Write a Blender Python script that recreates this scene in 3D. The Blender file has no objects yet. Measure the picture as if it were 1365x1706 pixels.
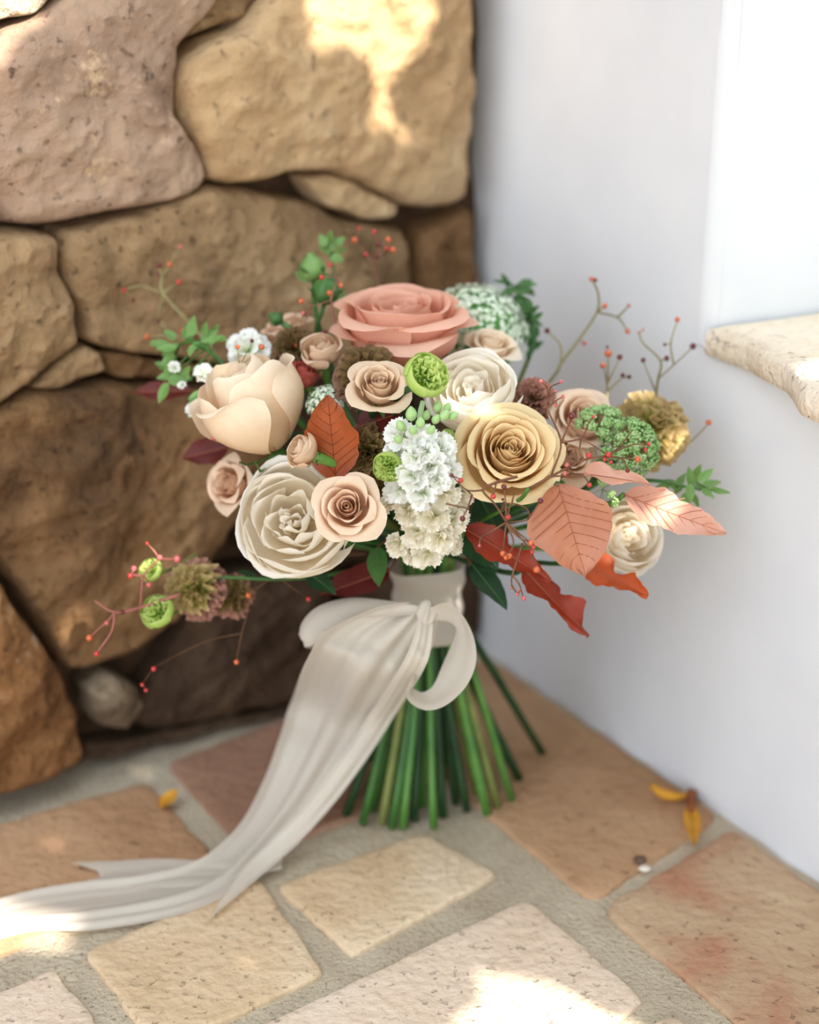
import bpy, bmesh, math, random
from mathutils import Vector, Matrix, noise

random.seed(7)
SC = bpy.context.scene
COL = SC.collection
PI = math.pi

# ------------------------------------------------------------------ camera
F_PX, CX, CY = 2400.0, 682.5, 853.0
PITCH = math.radians(20.0)
CAM = Vector((0, 0, 0.55))
RIGHT = Vector((1, 0, 0))
UP = Vector((0, math.sin(PITCH), math.cos(PITCH)))
FWD = Vector((0, math.cos(PITCH), -math.sin(PITCH)))
cd = bpy.data.cameras.new('camera')
cam = bpy.data.objects.new('camera', cd)
COL.objects.link(cam)
cam.location = CAM
cam.rotation_euler = (PI / 2 - PITCH, 0, 0)
cd.sensor_fit = 'HORIZONTAL'
cd.sensor_width = 24.0
cd.lens = F_PX / 1365.0 * 24.0
cd.clip_start = 0.01
cd.dof.use_dof = True
cd.dof.focus_distance = 0.825
cd.dof.aperture_fstop = 2.3
SC.camera = cam

# ------------------------------------------------------------------ light
w = bpy.data.worlds.new('world')
SC.world = w
w.use_nodes = True
bg = w.node_tree.nodes['Background']
bg.inputs[0].default_value = (0.83, 0.91, 1.0, 1)
bg.inputs[1].default_value = 1.55
SUN_DIR = Vector((0.52, -0.62, 0.62)).normalized()      # towards the sun
sd = bpy.data.lights.new('sun', 'SUN')
sd.energy = 6.0
sd.angle = math.radians(0.53)
sd.color = (1.0, 0.93, 0.82)
so = bpy.data.objects.new('sun', sd)
COL.objects.link(so)
so.rotation_euler = SUN_DIR.to_track_quat('Z', 'Y').to_euler()
so.location = SUN_DIR * 6
vs = SC.view_settings
vs.view_transform = 'Standard'
vs.look = 'None'
vs.gamma = 1.0
vs.use_curve_mapping = False
vs.exposure = 1.13


# ------------------------------------------------------------------ helpers
def at(px, py, z):
    """point seen at a pixel, z metres along the optical axis"""
    return CAM + RIGHT * ((px - CX) / F_PX * z) + UP * (-(py - CY) / F_PX * z) + FWD * z


def ray(px, py):
    return (RIGHT * ((px - CX) / F_PX) + UP * (-(py - CY) / F_PX) + FWD)


def on_h(px, py, h=0.0):
    d = ray(px, py)
    return CAM + d * ((h - CAM.z) / d.z)


def on_plane(px, py, p0, n):
    d = ray(px, py)
    return CAM + d * ((p0 - CAM).dot(n) / d.dot(n))


def camv(x, y, z):
    """direction given as right, up, towards the camera"""
    return (RIGHT * x + UP * y - FWD * z).normalized()


def lin(c):
    r = []
    for v in c[:3]:
        v = v / 255.0
        r.append(v / 12.92 if v <= 0.04045 else ((v + 0.055) / 1.055) ** 2.4)
    return (r[0], r[1], r[2], 1.0)


def mesh_from(name, verts, faces, uvs=None):
    me = bpy.data.meshes.new(name)
    me.from_pydata([tuple(v) for v in verts], [], faces)
    if uvs is not None:
        ul = me.uv_layers.new(name='UVMap')
        for lp in me.loops:
            ul.data[lp.index].uv = uvs[lp.vertex_index]
    me.polygons.foreach_set('use_smooth', [True] * len(me.polygons))
    me.update()
    return me


def link(name, me, mat, parent=None, mw=None):
    o = bpy.data.objects.new(name, me)
    COL.objects.link(o)
    if me is not None and mat is not None and len(me.materials) == 0:
        me.materials.append(mat)
    if parent is not None:
        o.parent = parent
    if mw is not None:
        o.matrix_basis = mw
    return o


def tag(o, label=None, cat=None, group=None, kind=None):
    if label: o['label'] = label
    if cat: o['category'] = cat
    if group: o['group'] = group
    if kind: o['kind'] = kind
    return o


def empty(name, loc, label, cat, group=None):
    o = bpy.data.objects.new(name, None)
    COL.objects.link(o)
    o.empty_display_size = 0.01
    o.location = loc
    return tag(o, label, cat, group)


def grid_faces(nu, nv, off=0):
    f = []
    for j in range(nv - 1):
        for i in range(nu - 1):
            a = off + j * nu + i
            f.append((a, a + 1, a + nu + 1, a + nu))
    return f


def catmull(pts, n):
    """n samples along a smooth curve through pts (Vectors)"""
    P = [pts[0] * 2 - pts[1]] + list(pts) + [pts[-1] * 2 - pts[-2]]
    out = []
    m = len(pts) - 1
    for k in range(n):
        t = k / (n - 1) * m
        i = min(int(t), m - 1)
        u = t - i
        a, b, c, d = P[i], P[i + 1], P[i + 2], P[i + 3]
        out.append(0.5 * ((2 * b) + (c - a) * u + (2 * a - 5 * b + 4 * c - d) * u * u + (3 * b - a - 3 * c + d) * u ** 3))
    return out


def tube_geo(path, rad, sides=7, verts=None, faces=None):
    """append a capped tube; rad is a number or a function of t"""
    if verts is None:
        verts, faces = [], []
    o0 = len(verts)
    n = len(path)
    ref = Vector((0.3, 0.2, 1)).normalized()
    prev = None
    for k, p in enumerate(path):
        t = (path[min(k + 1, n - 1)] - path[max(k - 1, 0)])
        if t.length < 1e-9: t = Vector((0, 0, 1))
        t.normalize()
        if prev is None:
            a = t.cross(ref)
            if a.length < 1e-3: a = t.cross(Vector((1, 0, 0)))
        else:
            a = prev - t * prev.dot(t)
        a.normalize()
        prev = a
        b = t.cross(a)
        r = rad(k / max(1, n - 1)) if callable(rad) else rad
        for s in range(sides):
            g = 2 * PI * s / sides
            verts.append(p + (a * math.cos(g) + b * math.sin(g)) * r)
    for k in range(n - 1):
        for s in range(sides):
            q = o0 + k * sides
            faces.append((q + s, q + (s + 1) % sides, q + sides + (s + 1) % sides, q + sides + s))
    faces.append(tuple(o0 + s for s in reversed(range(sides))))
    faces.append(tuple(o0 + (n - 1) * sides + s for s in range(sides)))
    return verts, faces


# ------------------------------------------------------------------ materials
def nodes(m):
    m.use_nodes = True
    nt = m.node_tree
    nt.nodes.clear()
    return nt, nt.nodes, nt.links


def N(nt, t, **kw):
    n = nt.nodes.new(t)
    for k, v in kw.items():
        if k in n.inputs.keys() if isinstance(k, str) else False:
            n.inputs[k].default_value = v
        else:
            setattr(n, k, v)
    return n


def ramp(nt, stops):
    r = nt.nodes.new('ShaderNodeValToRGB')
    e = r.color_ramp.elements
    while len(e) < len(stops):
        e.new(0.5)
    for k, (p, c) in enumerate(stops):
        e[k].position = p
        e[k].color = c
    return r


def petal_mat(name, base, tip, transl=0.3, rough=0.6, vary=0.08, sheen=0.0, mid=None):
    """colour runs from the claw of the petal (v=0) to its lip (v=1), thin and translucent"""
    m = bpy.data.materials.new(name)
    nt, n, l = nodes(m)
    out = n.new('ShaderNodeOutputMaterial')
    uv = n.new('ShaderNodeUVMap')
    sep = n.new('ShaderNodeSeparateXYZ')
    l.new(uv.outputs[0], sep.inputs[0])
    st = [(0.0, lin(base)), (1.0, lin(tip))] if mid is None else [(0.0, lin(base)), (0.55, lin(mid)), (1.0, lin(tip))]
    rp = ramp(nt, st)
    l.new(sep.outputs[1], rp.inputs[0])
    tc = n.new('ShaderNodeTexCoord')
    nz = n.new('ShaderNodeTexNoise')
    nz.inputs['Scale'].default_value = 140
    nz.inputs['Detail'].default_value = 3
    l.new(tc.outputs['Object'], nz.inputs['Vector'])
    mp = n.new('ShaderNodeMapRange')
    mp.inputs[3].default_value = 1 - vary
    mp.inputs[4].default_value = 1 + vary
    l.new(nz.outputs[0], mp.inputs[0])
    mul = n.new('ShaderNodeVectorMath')
    mul.operation = 'MULTIPLY'
    l.new(rp.outputs[0], mul.inputs[0])
    l.new(mp.outputs[0], mul.inputs[1])
    p = n.new('ShaderNodeBsdfPrincipled')
    p.inputs['Roughness'].default_value = rough
    p.inputs['Specular IOR Level'].default_value = 0.25
    l.new(mul.outputs[0], p.inputs['Base Color'])
    tr = n.new('ShaderNodeBsdfTranslucent')
    l.new(mul.outputs[0], tr.inputs[0])
    mx = n.new('ShaderNodeMixShader')
    mx.inputs[0].default_value = transl
    l.new(p.outputs[0], mx.inputs[1])
    l.new(tr.outputs[0], mx.inputs[2])
    # fine veins
    wv = n.new('ShaderNodeTexNoise')
    wv.inputs['Scale'].default_value = 60
    vm = n.new('ShaderNodeVectorMath')
    vm.operation = 'MULTIPLY'
    vm.inputs[1].default_value = (1.0, 0.06, 1.0)
    l.new(uv.outputs[0], vm.inputs[0])
    l.new(vm.outputs[0], wv.inputs['Vector'])
    bp = n.new('ShaderNodeBump')
    bp.inputs['Strength'].default_value = 0.12
    bp.inputs['Distance'].default_value = 0.001
    l.new(wv.outputs[0], bp.inputs['Height'])
    l.new(bp.outputs[0], p.inputs['Normal'])
    l.new(mx.outputs[0], out.inputs[0])
    return m


def plain_mat(name, c1, c2=None, scale=40, rough=0.5, spec=0.4, transl=0.0, bump=0.0, detail=4, stops=None, coord='Object'):
    m = bpy.data.materials.new(name)
    nt, n, l = nodes(m)
    out = n.new('ShaderNodeOutputMaterial')
    p = n.new('ShaderNodeBsdfPrincipled')
    p.inputs['Roughness'].default_value = rough
    p.inputs['Specular IOR Level'].default_value = spec
    tc = n.new('ShaderNodeTexCoord')
    nz = n.new('ShaderNodeTexNoise')
    nz.inputs['Scale'].default_value = scale
    nz.inputs['Detail'].default_value = detail
    l.new(tc.outputs[coord], nz.inputs['Vector'])
    st = stops if stops else [(0.3, lin(c1)), (0.7, lin(c2 or c1))]
    rp = ramp(nt, st)
    l.new(nz.outputs[0], rp.inputs[0])
    l.new(rp.outputs[0], p.inputs['Base Color'])
    last = p
    if transl > 0:
        tr = n.new('ShaderNodeBsdfTranslucent')
        l.new(rp.outputs[0], tr.inputs[0])
        mx = n.new('ShaderNodeMixShader')
        mx.inputs[0].default_value = transl
        l.new(p.outputs[0], mx.inputs[1])
        l.new(tr.outputs[0], mx.inputs[2])
        last = mx
    if bump > 0:
        bp = n.new('ShaderNodeBump')
        bp.inputs['Strength'].default_value = 0.6
        bp.inputs['Distance'].default_value = bump
        l.new(nz.outputs[0], bp.inputs['Height'])
        l.new(bp.outputs[0], p.inputs['Normal'])
    l.new(last.outputs[0], out.inputs[0])
    return m


def stone_mat(name, cols, scale=9.0, pit=1.0, chalk=None, relief=1.0):
    """weathered stone: broad stains, finer mottling, dark pits, optional chalky patches"""
    m = bpy.data.materials.new(name)
    nt, n, l = nodes(m)
    out = n.new('ShaderNodeOutputMaterial')
    p = n.new('ShaderNodeBsdfPrincipled')
    p.inputs['Roughness'].default_value = 0.9
    p.inputs['Specular IOR Level'].default_value = 0.15
    tc = n.new('ShaderNodeTexCoord')
    big = n.new('ShaderNodeTexNoise')
    big.inputs['Scale'].default_value = scale
    big.inputs['Detail'].default_value = 8
    big.inputs['Roughness'].default_value = 0.62
    big.inputs['Distortion'].default_value = 0.6
    l.new(tc.outputs['Object'], big.inputs['Vector'])
    k = len(cols)
    rp = ramp(nt, [(0.3 + 0.42 * i / (k - 1), lin(c)) for i, c in enumerate(cols)])
    l.new(big.outputs[0], rp.inputs[0])
    # dark pits
    vz = n.new('ShaderNodeTexNoise')
    vz.inputs['Scale'].default_value = scale * 17
    vz.inputs['Detail'].default_value = 5
    l.new(tc.outputs['Object'], vz.inputs['Vector'])
    pr = ramp(nt, [(0.26, (0.35, 0.32, 0.3, 1)), (0.37, (1, 1, 1, 1))])
    l.new(vz.outputs[0], pr.inputs[0])
    mu = n.new('ShaderNodeMix')
    mu.data_type = 'RGBA'
    mu.blend_type = 'MULTIPLY'
    mu.inputs[0].default_value = 0.75 * pit
    l.new(rp.outputs[0], mu.inputs[6])
    l.new(pr.outputs[0], mu.inputs[7])
    last = mu.outputs[2]
    if chalk:
        cz = n.new('ShaderNodeTexNoise')
        cz.inputs['Scale'].default_value = scale * 2.6
        cz.inputs['Detail'].default_value = 7
        cz.inputs['Roughness'].default_value = 0.7
        l.new(tc.outputs['Object'], cz.inputs['Vector'])
        cr = ramp(nt, [(0.60, (0, 0, 0, 1)), (0.68, (1, 1, 1, 1))])
        l.new(cz.outputs[0], cr.inputs[0])
        mc = n.new('ShaderNodeMix')
        mc.data_type = 'RGBA'
        l.new(cr.outputs[0], mc.inputs[0])
        l.new(last, mc.inputs[6])
        mc.inputs[7].default_value = lin(chalk)
        last = mc.outputs[2]
    l.new(last, p.inputs['Base Color'])
    fine = n.new('ShaderNodeTexNoise')
    fine.inputs['Scale'].default_value = scale * 14
    fine.inputs['Detail'].default_value = 8
    l.new(tc.outputs['Object'], fine.inputs['Vector'])
    mid_ = n.new('ShaderNodeTexNoise')
    mid_.inputs['Scale'].default_value = scale * 3.2
    mid_.inputs['Detail'].default_value = 6
    mid_.inputs['Roughness'].default_value = 0.6
    l.new(tc.outputs['Object'], mid_.inputs['Vector'])
    b0 = n.new('ShaderNodeBump')
    b0.inputs['Strength'].default_value = 0.8 * relief
    b0.inputs['Distance'].default_value = 0.012
    l.new(mid_.outputs[0], b0.inputs['Height'])
    ad = n.new('ShaderNodeMath')
    ad.operation = 'ADD'
    l.new(fine.outputs[0], ad.inputs[0])
    l.new(pr.outputs[0], ad.inputs[1])
    bp = n.new('ShaderNodeBump')
    bp.inputs['Strength'].default_value = 0.9
    bp.inputs['Distance'].default_value = 0.003
    l.new(ad.outputs[0], bp.inputs['Height'])
    l.new(b0.outputs[0], bp.inputs['Normal'])
    l.new(bp.outputs[0], p.inputs['Normal'])
    l.new(p.outputs[0], out.inputs[0])
    return m


M = {}
M['plaster'] = plain_mat('plaster', (214, 214, 217), (221, 221, 222), 14, 0.85, 0.2, bump=0.0012)
M['grout'] = stone_mat('grout', [(176, 160, 138), (190, 175, 152), (200, 186, 164)], 22, 0.3, None, .15)
M['mortar'] = stone_mat('mortar', [(58, 42, 30), (84, 62, 44), (108, 84, 62)], 16)
M['stone_grey'] = stone_mat('stone_grey', [(124, 100, 82), (156, 128, 108), (168, 140, 118), (182, 156, 132)], 8, 1, (206, 176, 142))
M['stone_gold'] = stone_mat('stone_gold', [(152, 122, 88), (184, 152, 114), (198, 168, 130), (216, 192, 160)], 7, 0.5)
M['stone_tan'] = stone_mat('stone_tan', [(96, 74, 52), (140, 112, 82), (162, 132, 98), (188, 158, 124)], 9, 1)
M['stone_brown'] = stone_mat('stone_brown', [(66, 48, 34), (104, 76, 50), (130, 98, 66), (168, 134, 98)], 9, 1)
M['stone_rust'] = stone_mat('stone_rust', [(74, 50, 32), (114, 78, 48), (136, 96, 60), (172, 138, 102)], 11, 1, (196, 174, 148))
M['stone_shaded'] = stone_mat('stone_shaded', [(48, 36, 27), (74, 56, 42), (94, 74, 56)], 10, 1)  # shade of the corner behind the bouquet put into the stone colour
M['stone_pale'] = stone_mat('stone_pale', [(140, 116, 90), (186, 166, 140), (214, 200, 178)], 20, 0.6)
M['stone_cobble'] = stone_mat('stone_cobble', [(84, 66, 50), (122, 102, 80), (176, 158, 134)], 26, 0.8)
M['brick_sand'] = stone_mat('brick_sand', [(200, 170, 134), (212, 184, 150), (220, 196, 164), (228, 206, 178)], 10, 0.16, None, .12)
M['brick_pink'] = stone_mat('brick_pink', [(210, 184, 158), (222, 198, 174), (228, 208, 188)], 10, 0.14, None, .12)
M['brick_brown'] = stone_mat('brick_brown', [(164, 124, 92), (182, 144, 110), (196, 160, 126)], 8, 0.25, None, .12)
M['brick_plum'] = stone_mat('brick_plum', [(142, 104, 84), (160, 122, 100), (174, 136, 114)], 8, 0.4, None, .12)
M['brick_olive'] = stone_mat('brick_olive', [(176, 124, 96), (182, 150, 120), (192, 164, 132), (202, 178, 148)], 9, 0.25, None, .12)
M['ledge'] = stone_mat('ledge', [(206, 186, 160), (222, 206, 184), (230, 216, 198)], 12, 0.4, None, .2)

M['stem'] = plain_mat('stem_green', (32, 78, 28), (70, 118, 44), 30, 0.45, 0.5)
M['stem_b'] = plain_mat('stem_bright', (48, 104, 38), (98, 142, 56), 26, 0.42, 0.5)
M['stem_d'] = plain_mat('stem_dark', (20, 48, 24), (44, 80, 36), 30, 0.5, 0.4)
M['stem_o'] = plain_mat('stem_olive', (96, 106, 52), (140, 146, 78), 30, 0.5, 0.4)
M['cut'] = plain_mat('stem_cut', (196, 184, 120), (220, 206, 150), 200, 0.7, 0.2)
M['twig'] = plain_mat('twig', (92, 56, 40), (128, 84, 56), 60, 0.6, 0.3)
M['twig_olive'] = plain_mat('twig_olive', (122, 110, 70), (150, 140, 96), 60, 0.6, 0.3)
M['twig_red'] = plain_mat('twig_red', (128, 72, 62), (168, 106, 92), 60, 0.6, 0.3)
M['berry_dark'] = plain_mat('berry_dark', (84, 20, 28), (112, 32, 34), 90, 0.22, 0.6)
M['berry_red'] = plain_mat('berry_red', (176, 34, 38), (202, 60, 52), 90, 0.22, 0.6)
M['berry_orange'] = plain_mat('berry_orange', (182, 72, 34), (208, 110, 58), 90, 0.25, 0.6)
M['berry_pink'] = plain_mat('berry_pink', (180, 76, 78), (204, 112, 108), 90, 0.3, 0.5)
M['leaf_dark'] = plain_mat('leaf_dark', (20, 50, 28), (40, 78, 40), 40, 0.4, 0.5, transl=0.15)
M['leaf_mid'] = plain_mat('leaf_mid', (54, 98, 46), (92, 132, 66), 40, 0.45, 0.45, transl=0.25)
M['leaf_light'] = plain_mat('leaf_light', (102, 144, 72), (144, 178, 104), 50, 0.45, 0.45, transl=0.3)
M['leaf_pale'] = plain_mat('leaf_pale', (164, 196, 134), (206, 222, 180), 50, 0.4, 0.5, transl=0.3)
M['beech_rust'] = plain_mat('beech_rust', (148, 62, 20), (186, 90, 34), 45, 0.42, 0.5, transl=0.3)
M['beech_copper'] = plain_mat('beech_copper', (176, 104, 70), (200, 132, 100), 35, 0.38, 0.55, transl=0.2)
M['beech_pink'] = plain_mat('beech_pink', (212, 148, 122), (230, 172, 148), 40, 0.36, 0.6, transl=0.25)
M['beech_orange'] = plain_mat('beech_orange', (188, 74, 28), (212, 98, 44), 40, 0.45, 0.45, transl=0.35)
M['beech_red'] = plain_mat('beech_red', (140, 44, 22), (176, 64, 34), 40, 0.45, 0.45, transl=0.35)
M['beech_wine'] = plain_mat('beech_wine', (84, 24, 20), (116, 40, 32), 40, 0.5, 0.4, transl=0.3)
M['vein_dark'] = plain_mat('vein_dark', (156, 90, 62), (168, 102, 74), 60, 0.6, 0.3)
M['vein_pink'] = plain_mat('vein_pink', (184, 112, 86), (196, 124, 98), 60, 0.6, 0.3)
M['vein_rust'] = plain_mat('vein_rust', (122, 54, 26), (134, 62, 32), 60, 0.6, 0.3)
M['vein_green'] = plain_mat('vein_green', (70, 110, 60), (96, 134, 80), 60, 0.6, 0.3)
M['ochre'] = plain_mat('dry_ochre', (206, 142, 36), (228, 170, 62), 60, 0.6, 0.3, transl=0.2)
M['ochre_brown'] = plain_mat('dry_brown', (120, 66, 38), (146, 88, 52), 60, 0.7, 0.2)
M['pebble_dark'] = plain_mat('pebble_dark', (84, 64, 48), (110, 88, 70), 90, 0.8, 0.2)
M['pebble_pale'] = plain_mat('pebble_pale', (206, 194, 176), (224, 214, 200), 90, 0.8, 0.2)
M['canopy_leaf'] = plain_mat('canopy_leaf', (70, 96, 50), (104, 128, 72), 20, 0.5, 0.4)

# ------------------------------------------------------------------ the place: floor, walls
CORNER = on_h(800, 1078)
WL_DIR = (on_h(0, 1338) - CORNER); WL_DIR.z = 0; WL_DIR.normalize()          # stone wall, running to the left
WR_DIR = (on_h(1365, 1468) - CORNER); WR_DIR.z = 0; WR_DIR.normalize()       # white wall, running to the right
WL_N = Vector((-WL_DIR.y, WL_DIR.x, 0))
if WL_N.dot(CAM - CORNER) < 0: WL_N = -WL_N
WR_N = Vector((-WR_DIR.y, WR_DIR.x, 0))
if WR_N.dot(CAM - CORNER) < 0: WR_N = -WR_N
ZV = Vector((0, 0, 1))

# floor: a grout bed with bricks set in it
vs_, fs_ = [], []
GX, GY = 60, 60
for j in range(GY + 1):
    for i in range(GX + 1):
        x = -2.2 + 4.4 * i / GX
        y = -2.4 + 4.4 * j / GY
        vs_.append(Vector((x, y, -0.0025 + 0.0009 * noise.noise(Vector((x * 9, y * 9, 0))))))
fs_ = grid_faces(GX + 1, GY + 1)
floor = tag(link('floor', mesh_from('floor', vs_, fs_), M['grout']),
            'sandy brick paving with wide grey mortar joints', 'floor', kind='structure')


def brick(pix, mat, seed, h=0.0):
    """one paving brick whose top corners are given in the photograph's frame and laid on the floor plane"""
    c = [on_h(x, y, 0.0) for x, y in pix]
    rnd = random.Random(seed)
    ring = []
    SEG = 16
    for k in range(4):
        a, b, p = c[k], c[(k + 1) % 4], c[k - 1]
        for s in range(SEG):
            t = s / SEG
            ring.append(a.lerp(b, t))
    cen = sum(c, Vector()) / 4
    # round the corners and make the edges uneven
    out = []
    n = len(ring)
    for k in range(n):
        q = (ring[k - 1] + ring[k] * 2 + ring[(k + 1) % n]) / 4
        q = cen + (q - cen) * 1.012
        w_ = noise.noise(q * 55 + Vector((seed, 0, 0))) * 0.0022 + noise.noise(q * 160) * 0.0010
        d = (q - cen).normalized()
        out.append(q + d * w_)
    verts, faces = [], []
    for s, z in ((1.0, -0.012), (1.0, -0.0012), (0.992, 0.0002), (0.975, 0.0008), (0.9, 0.001), (0.7, 0.001), (0.4, 0.001), (0.15, 0.001)):
        for q in out:
            v = cen.lerp(q, s)
            v = Vector((v.x, v.y, z + h + (noise.noise(v * 40 + Vector((0, 0, seed))) * 0.0007 if s < 1 else 0)))
            verts.append(v)
    R_ = 8
    for r in range(R_ - 1):
        for k in range(n):
            a = r * n + k
            b = r * n + (k + 1) % n
            faces.append((a, b, b + n, a + n))
    verts.append(Vector((cen.x, cen.y, 0.001 + h)))
    for k in range(n):
        faces.append(((R_ - 1) * n + k, (R_ - 1) * n + (k + 1) % n, len(verts) - 1))
    link('brick', mesh_from('brick', verts, faces), M[mat], floor)


BR = [
    ([(-150, 1415), (243, 1304), (362, 1436), (-10, 1594)], 'brick_brown'),
    ([(143, 1587), (428, 1462), (540, 1622), (262, 1748)], 'brick_sand'),
    ([(464, 1476), (706, 1388), (828, 1457), (586, 1592)], 'brick_sand'),
    ([(400, 1728), (877, 1499), (1076, 1668), (590, 1960)], 'brick_pink'),
    ([(278, 1272), (545, 1172), (700, 1318), (420, 1428)], 'brick_plum'),
    ([(580, 1162), (812, 1098), (1198, 1360), (985, 1500)], 'brick_brown'),
    ([(1006, 1516), (1220, 1382), (1640, 1680), (1300, 1764)], 'brick_olive'),
    ([(-140, 1712), (88, 1617), (176, 1722), (-110, 1880)], 'brick_pink'),
    ([(-260, 1640), (-60, 1600), (-170, 1680), (-420, 1770)], 'brick_sand'),
    ([(0, 0)] * 4, None),
    ([(560, 2010), (1120, 1690), (1330, 1880), (760, 2300)], 'brick_pink'),
    ([(200, 1775), (360, 1745), (540, 1975), (330, 2130)], 'brick_sand'),
    ([(-60, 1930), (160, 1790), (290, 2150), (20, 2330)], 'brick_sand'),
    ([(1360, 1800), (1680, 1720), (2150, 2080), (1760, 2300)], 'brick_olive'),
    ([(1180, 1985), (1350, 1900), (1730, 2320), (1450, 2520)], 'brick_pink'),
    ([(780, 2340), (1150, 2010), (1420, 2540), (1000, 2900)], 'brick_sand'),
    ([(330, 2170), (540, 2010), (760, 2380), (520, 2700)], 'brick_pink'),
    ([(-420, 1500), (-170, 1425), (-40, 1590), (-330, 1640)], 'brick_brown'),
]
for k, (px, mt) in enumerate(BR):
    if mt: brick(px, mt, k + 1)


# stone wall: backing of earth mortar with separate rubble stones
def wl(px, py, off=0.0):
    return on_plane(px, py, CORNER + WL_N * off, WL_N)


vs_ = []
L_W, H_W = 2.2, 2.1
nx, nz_ = 120, 110
for j in range(nz_ + 1):
    for i in range(nx + 1):
        p = CORNER + WL_DIR * (L_W * i / nx - 0.02) + ZV * (-0.02 + H_W * j / nz_)
        d = 0.010 * noise.fractal(p * 14, 1.0, 2.0, 3) - 0.022
        vs_.append(p + WL_N * d)
wall_left = tag(link('wall_left', mesh_from('wall_left', vs_, grid_faces(nx + 1, nz_ + 1)), M['mortar']),
                'rubble stone wall of large rough tan and brown stones', 'wall', kind='structure')


def stone(pix, mat, seed, depth=0.03, rough=1.0, flat=3.0, planar=None):
    pts = planar if planar else [wl(x, y, depth * 0.35) for x, y in pix]
    # to wall coordinates, rounded by corner cutting
    uv = [((p - CORNER).dot(WL_DIR), p.z) for p in pts]
    for it in range(2):
        nu_ = []
        c_ = (.90, .80)[it]
        for k in range(len(uv)):
            a, b = uv[k], uv[(k + 1) % len(uv)]
            nu_.append((a[0] * c_ + b[0] * (1 - c_), a[1] * c_ + b[1] * (1 - c_)))
            nu_.append((a[0] * (1 - c_) + b[0] * c_, a[1] * (1 - c_) + b[1] * c_))
        uv = nu_
    # resample evenly
    Ls = [0]
    for k in range(len(uv)):
        a, b = uv[k], uv[(k + 1) % len(uv)]
        Ls.append(Ls[-1] + math.hypot(a[0] - b[0], a[1] - b[1]))
    NP = 260
    rs = []
    k = 0
    for s in range(NP):
        t = Ls[-1] * s / NP
        while Ls[k + 1] < t: k += 1
        f = (t - Ls[k]) / max(1e-9, Ls[k + 1] - Ls[k])
        a, b = uv[k], uv[(k + 1) % len(uv)]
        rs.append((a[0] + (b[0] - a[0]) * f, a[1] + (b[1] - a[1]) * f))
    cx = sum(r[0] for r in rs) / NP
    cz = sum(r[1] for r in rs) / NP
    SS = [1.025, 1.02, 1.0, 0.985, 0.965, 0.945, 0.92] + [0.92 - 0.03 * q for q in range(1, 30)] + [0.025]
    verts, faces = [], []
    tilt = random.Random(seed)
    tx, tz = tilt.uniform(-.06, .06), tilt.uniform(-.06, .06)
    for q, s in enumerate(SS):
        for (a, b) in rs:
            x = cx + (a - cx) * s
            z = cz + (b - cz) * s
            if q == 0:
                h = -0.03
            else:
                e = max(0.0, 1.02 - s)
                h = -0.016 + (depth + .006) * (.80 * (1 - math.exp(-e * 42)) + .20 * min(1, e * 2.2) ** .8) + tx * (x - cx) + tz * (z - cz)
            P = CORNER + WL_DIR * x + ZV * z
            sv = Vector((seed * 3.7, 0, seed))
            if q > 0:
                h += rough * (0.0070 * noise.fractal(P * 11 + sv, 1.0, 2.0, 3) + 0.0050 * noise.ridged_multi_fractal(P * 24 + sv, .9, 2.1, 3, 1.0, 2.0) + 0.0016 * noise.fractal(P * 80 + sv, .9, 2.0, 2) - .004)
            wob = Vector((noise.noise(P * 30 + sv), 0, noise.noise(P * 30 - sv))) * 0.0035
            P = P + WL_DIR * wob.x + ZV * wob.z
            verts.append(P + WL_N * h)
    n = NP
    for r in range(len(SS) - 1):
        for k in range(n):
            a = r * n + k
            b = r * n + (k + 1) % n
            faces.append((a, b, b + n, a + n))
    m = Vector()
    for k in range(n): m += verts[(len(SS) - 1) * n + k]
    verts.append(m / n)
    for k in range(n):
        faces.append(((len(SS) - 1) * n + k, (len(SS) - 1) * n + (k + 1) % n, len(verts) - 1))
    link('stone', mesh_from('stone', verts, faces), M[mat], wall_left)


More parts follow.
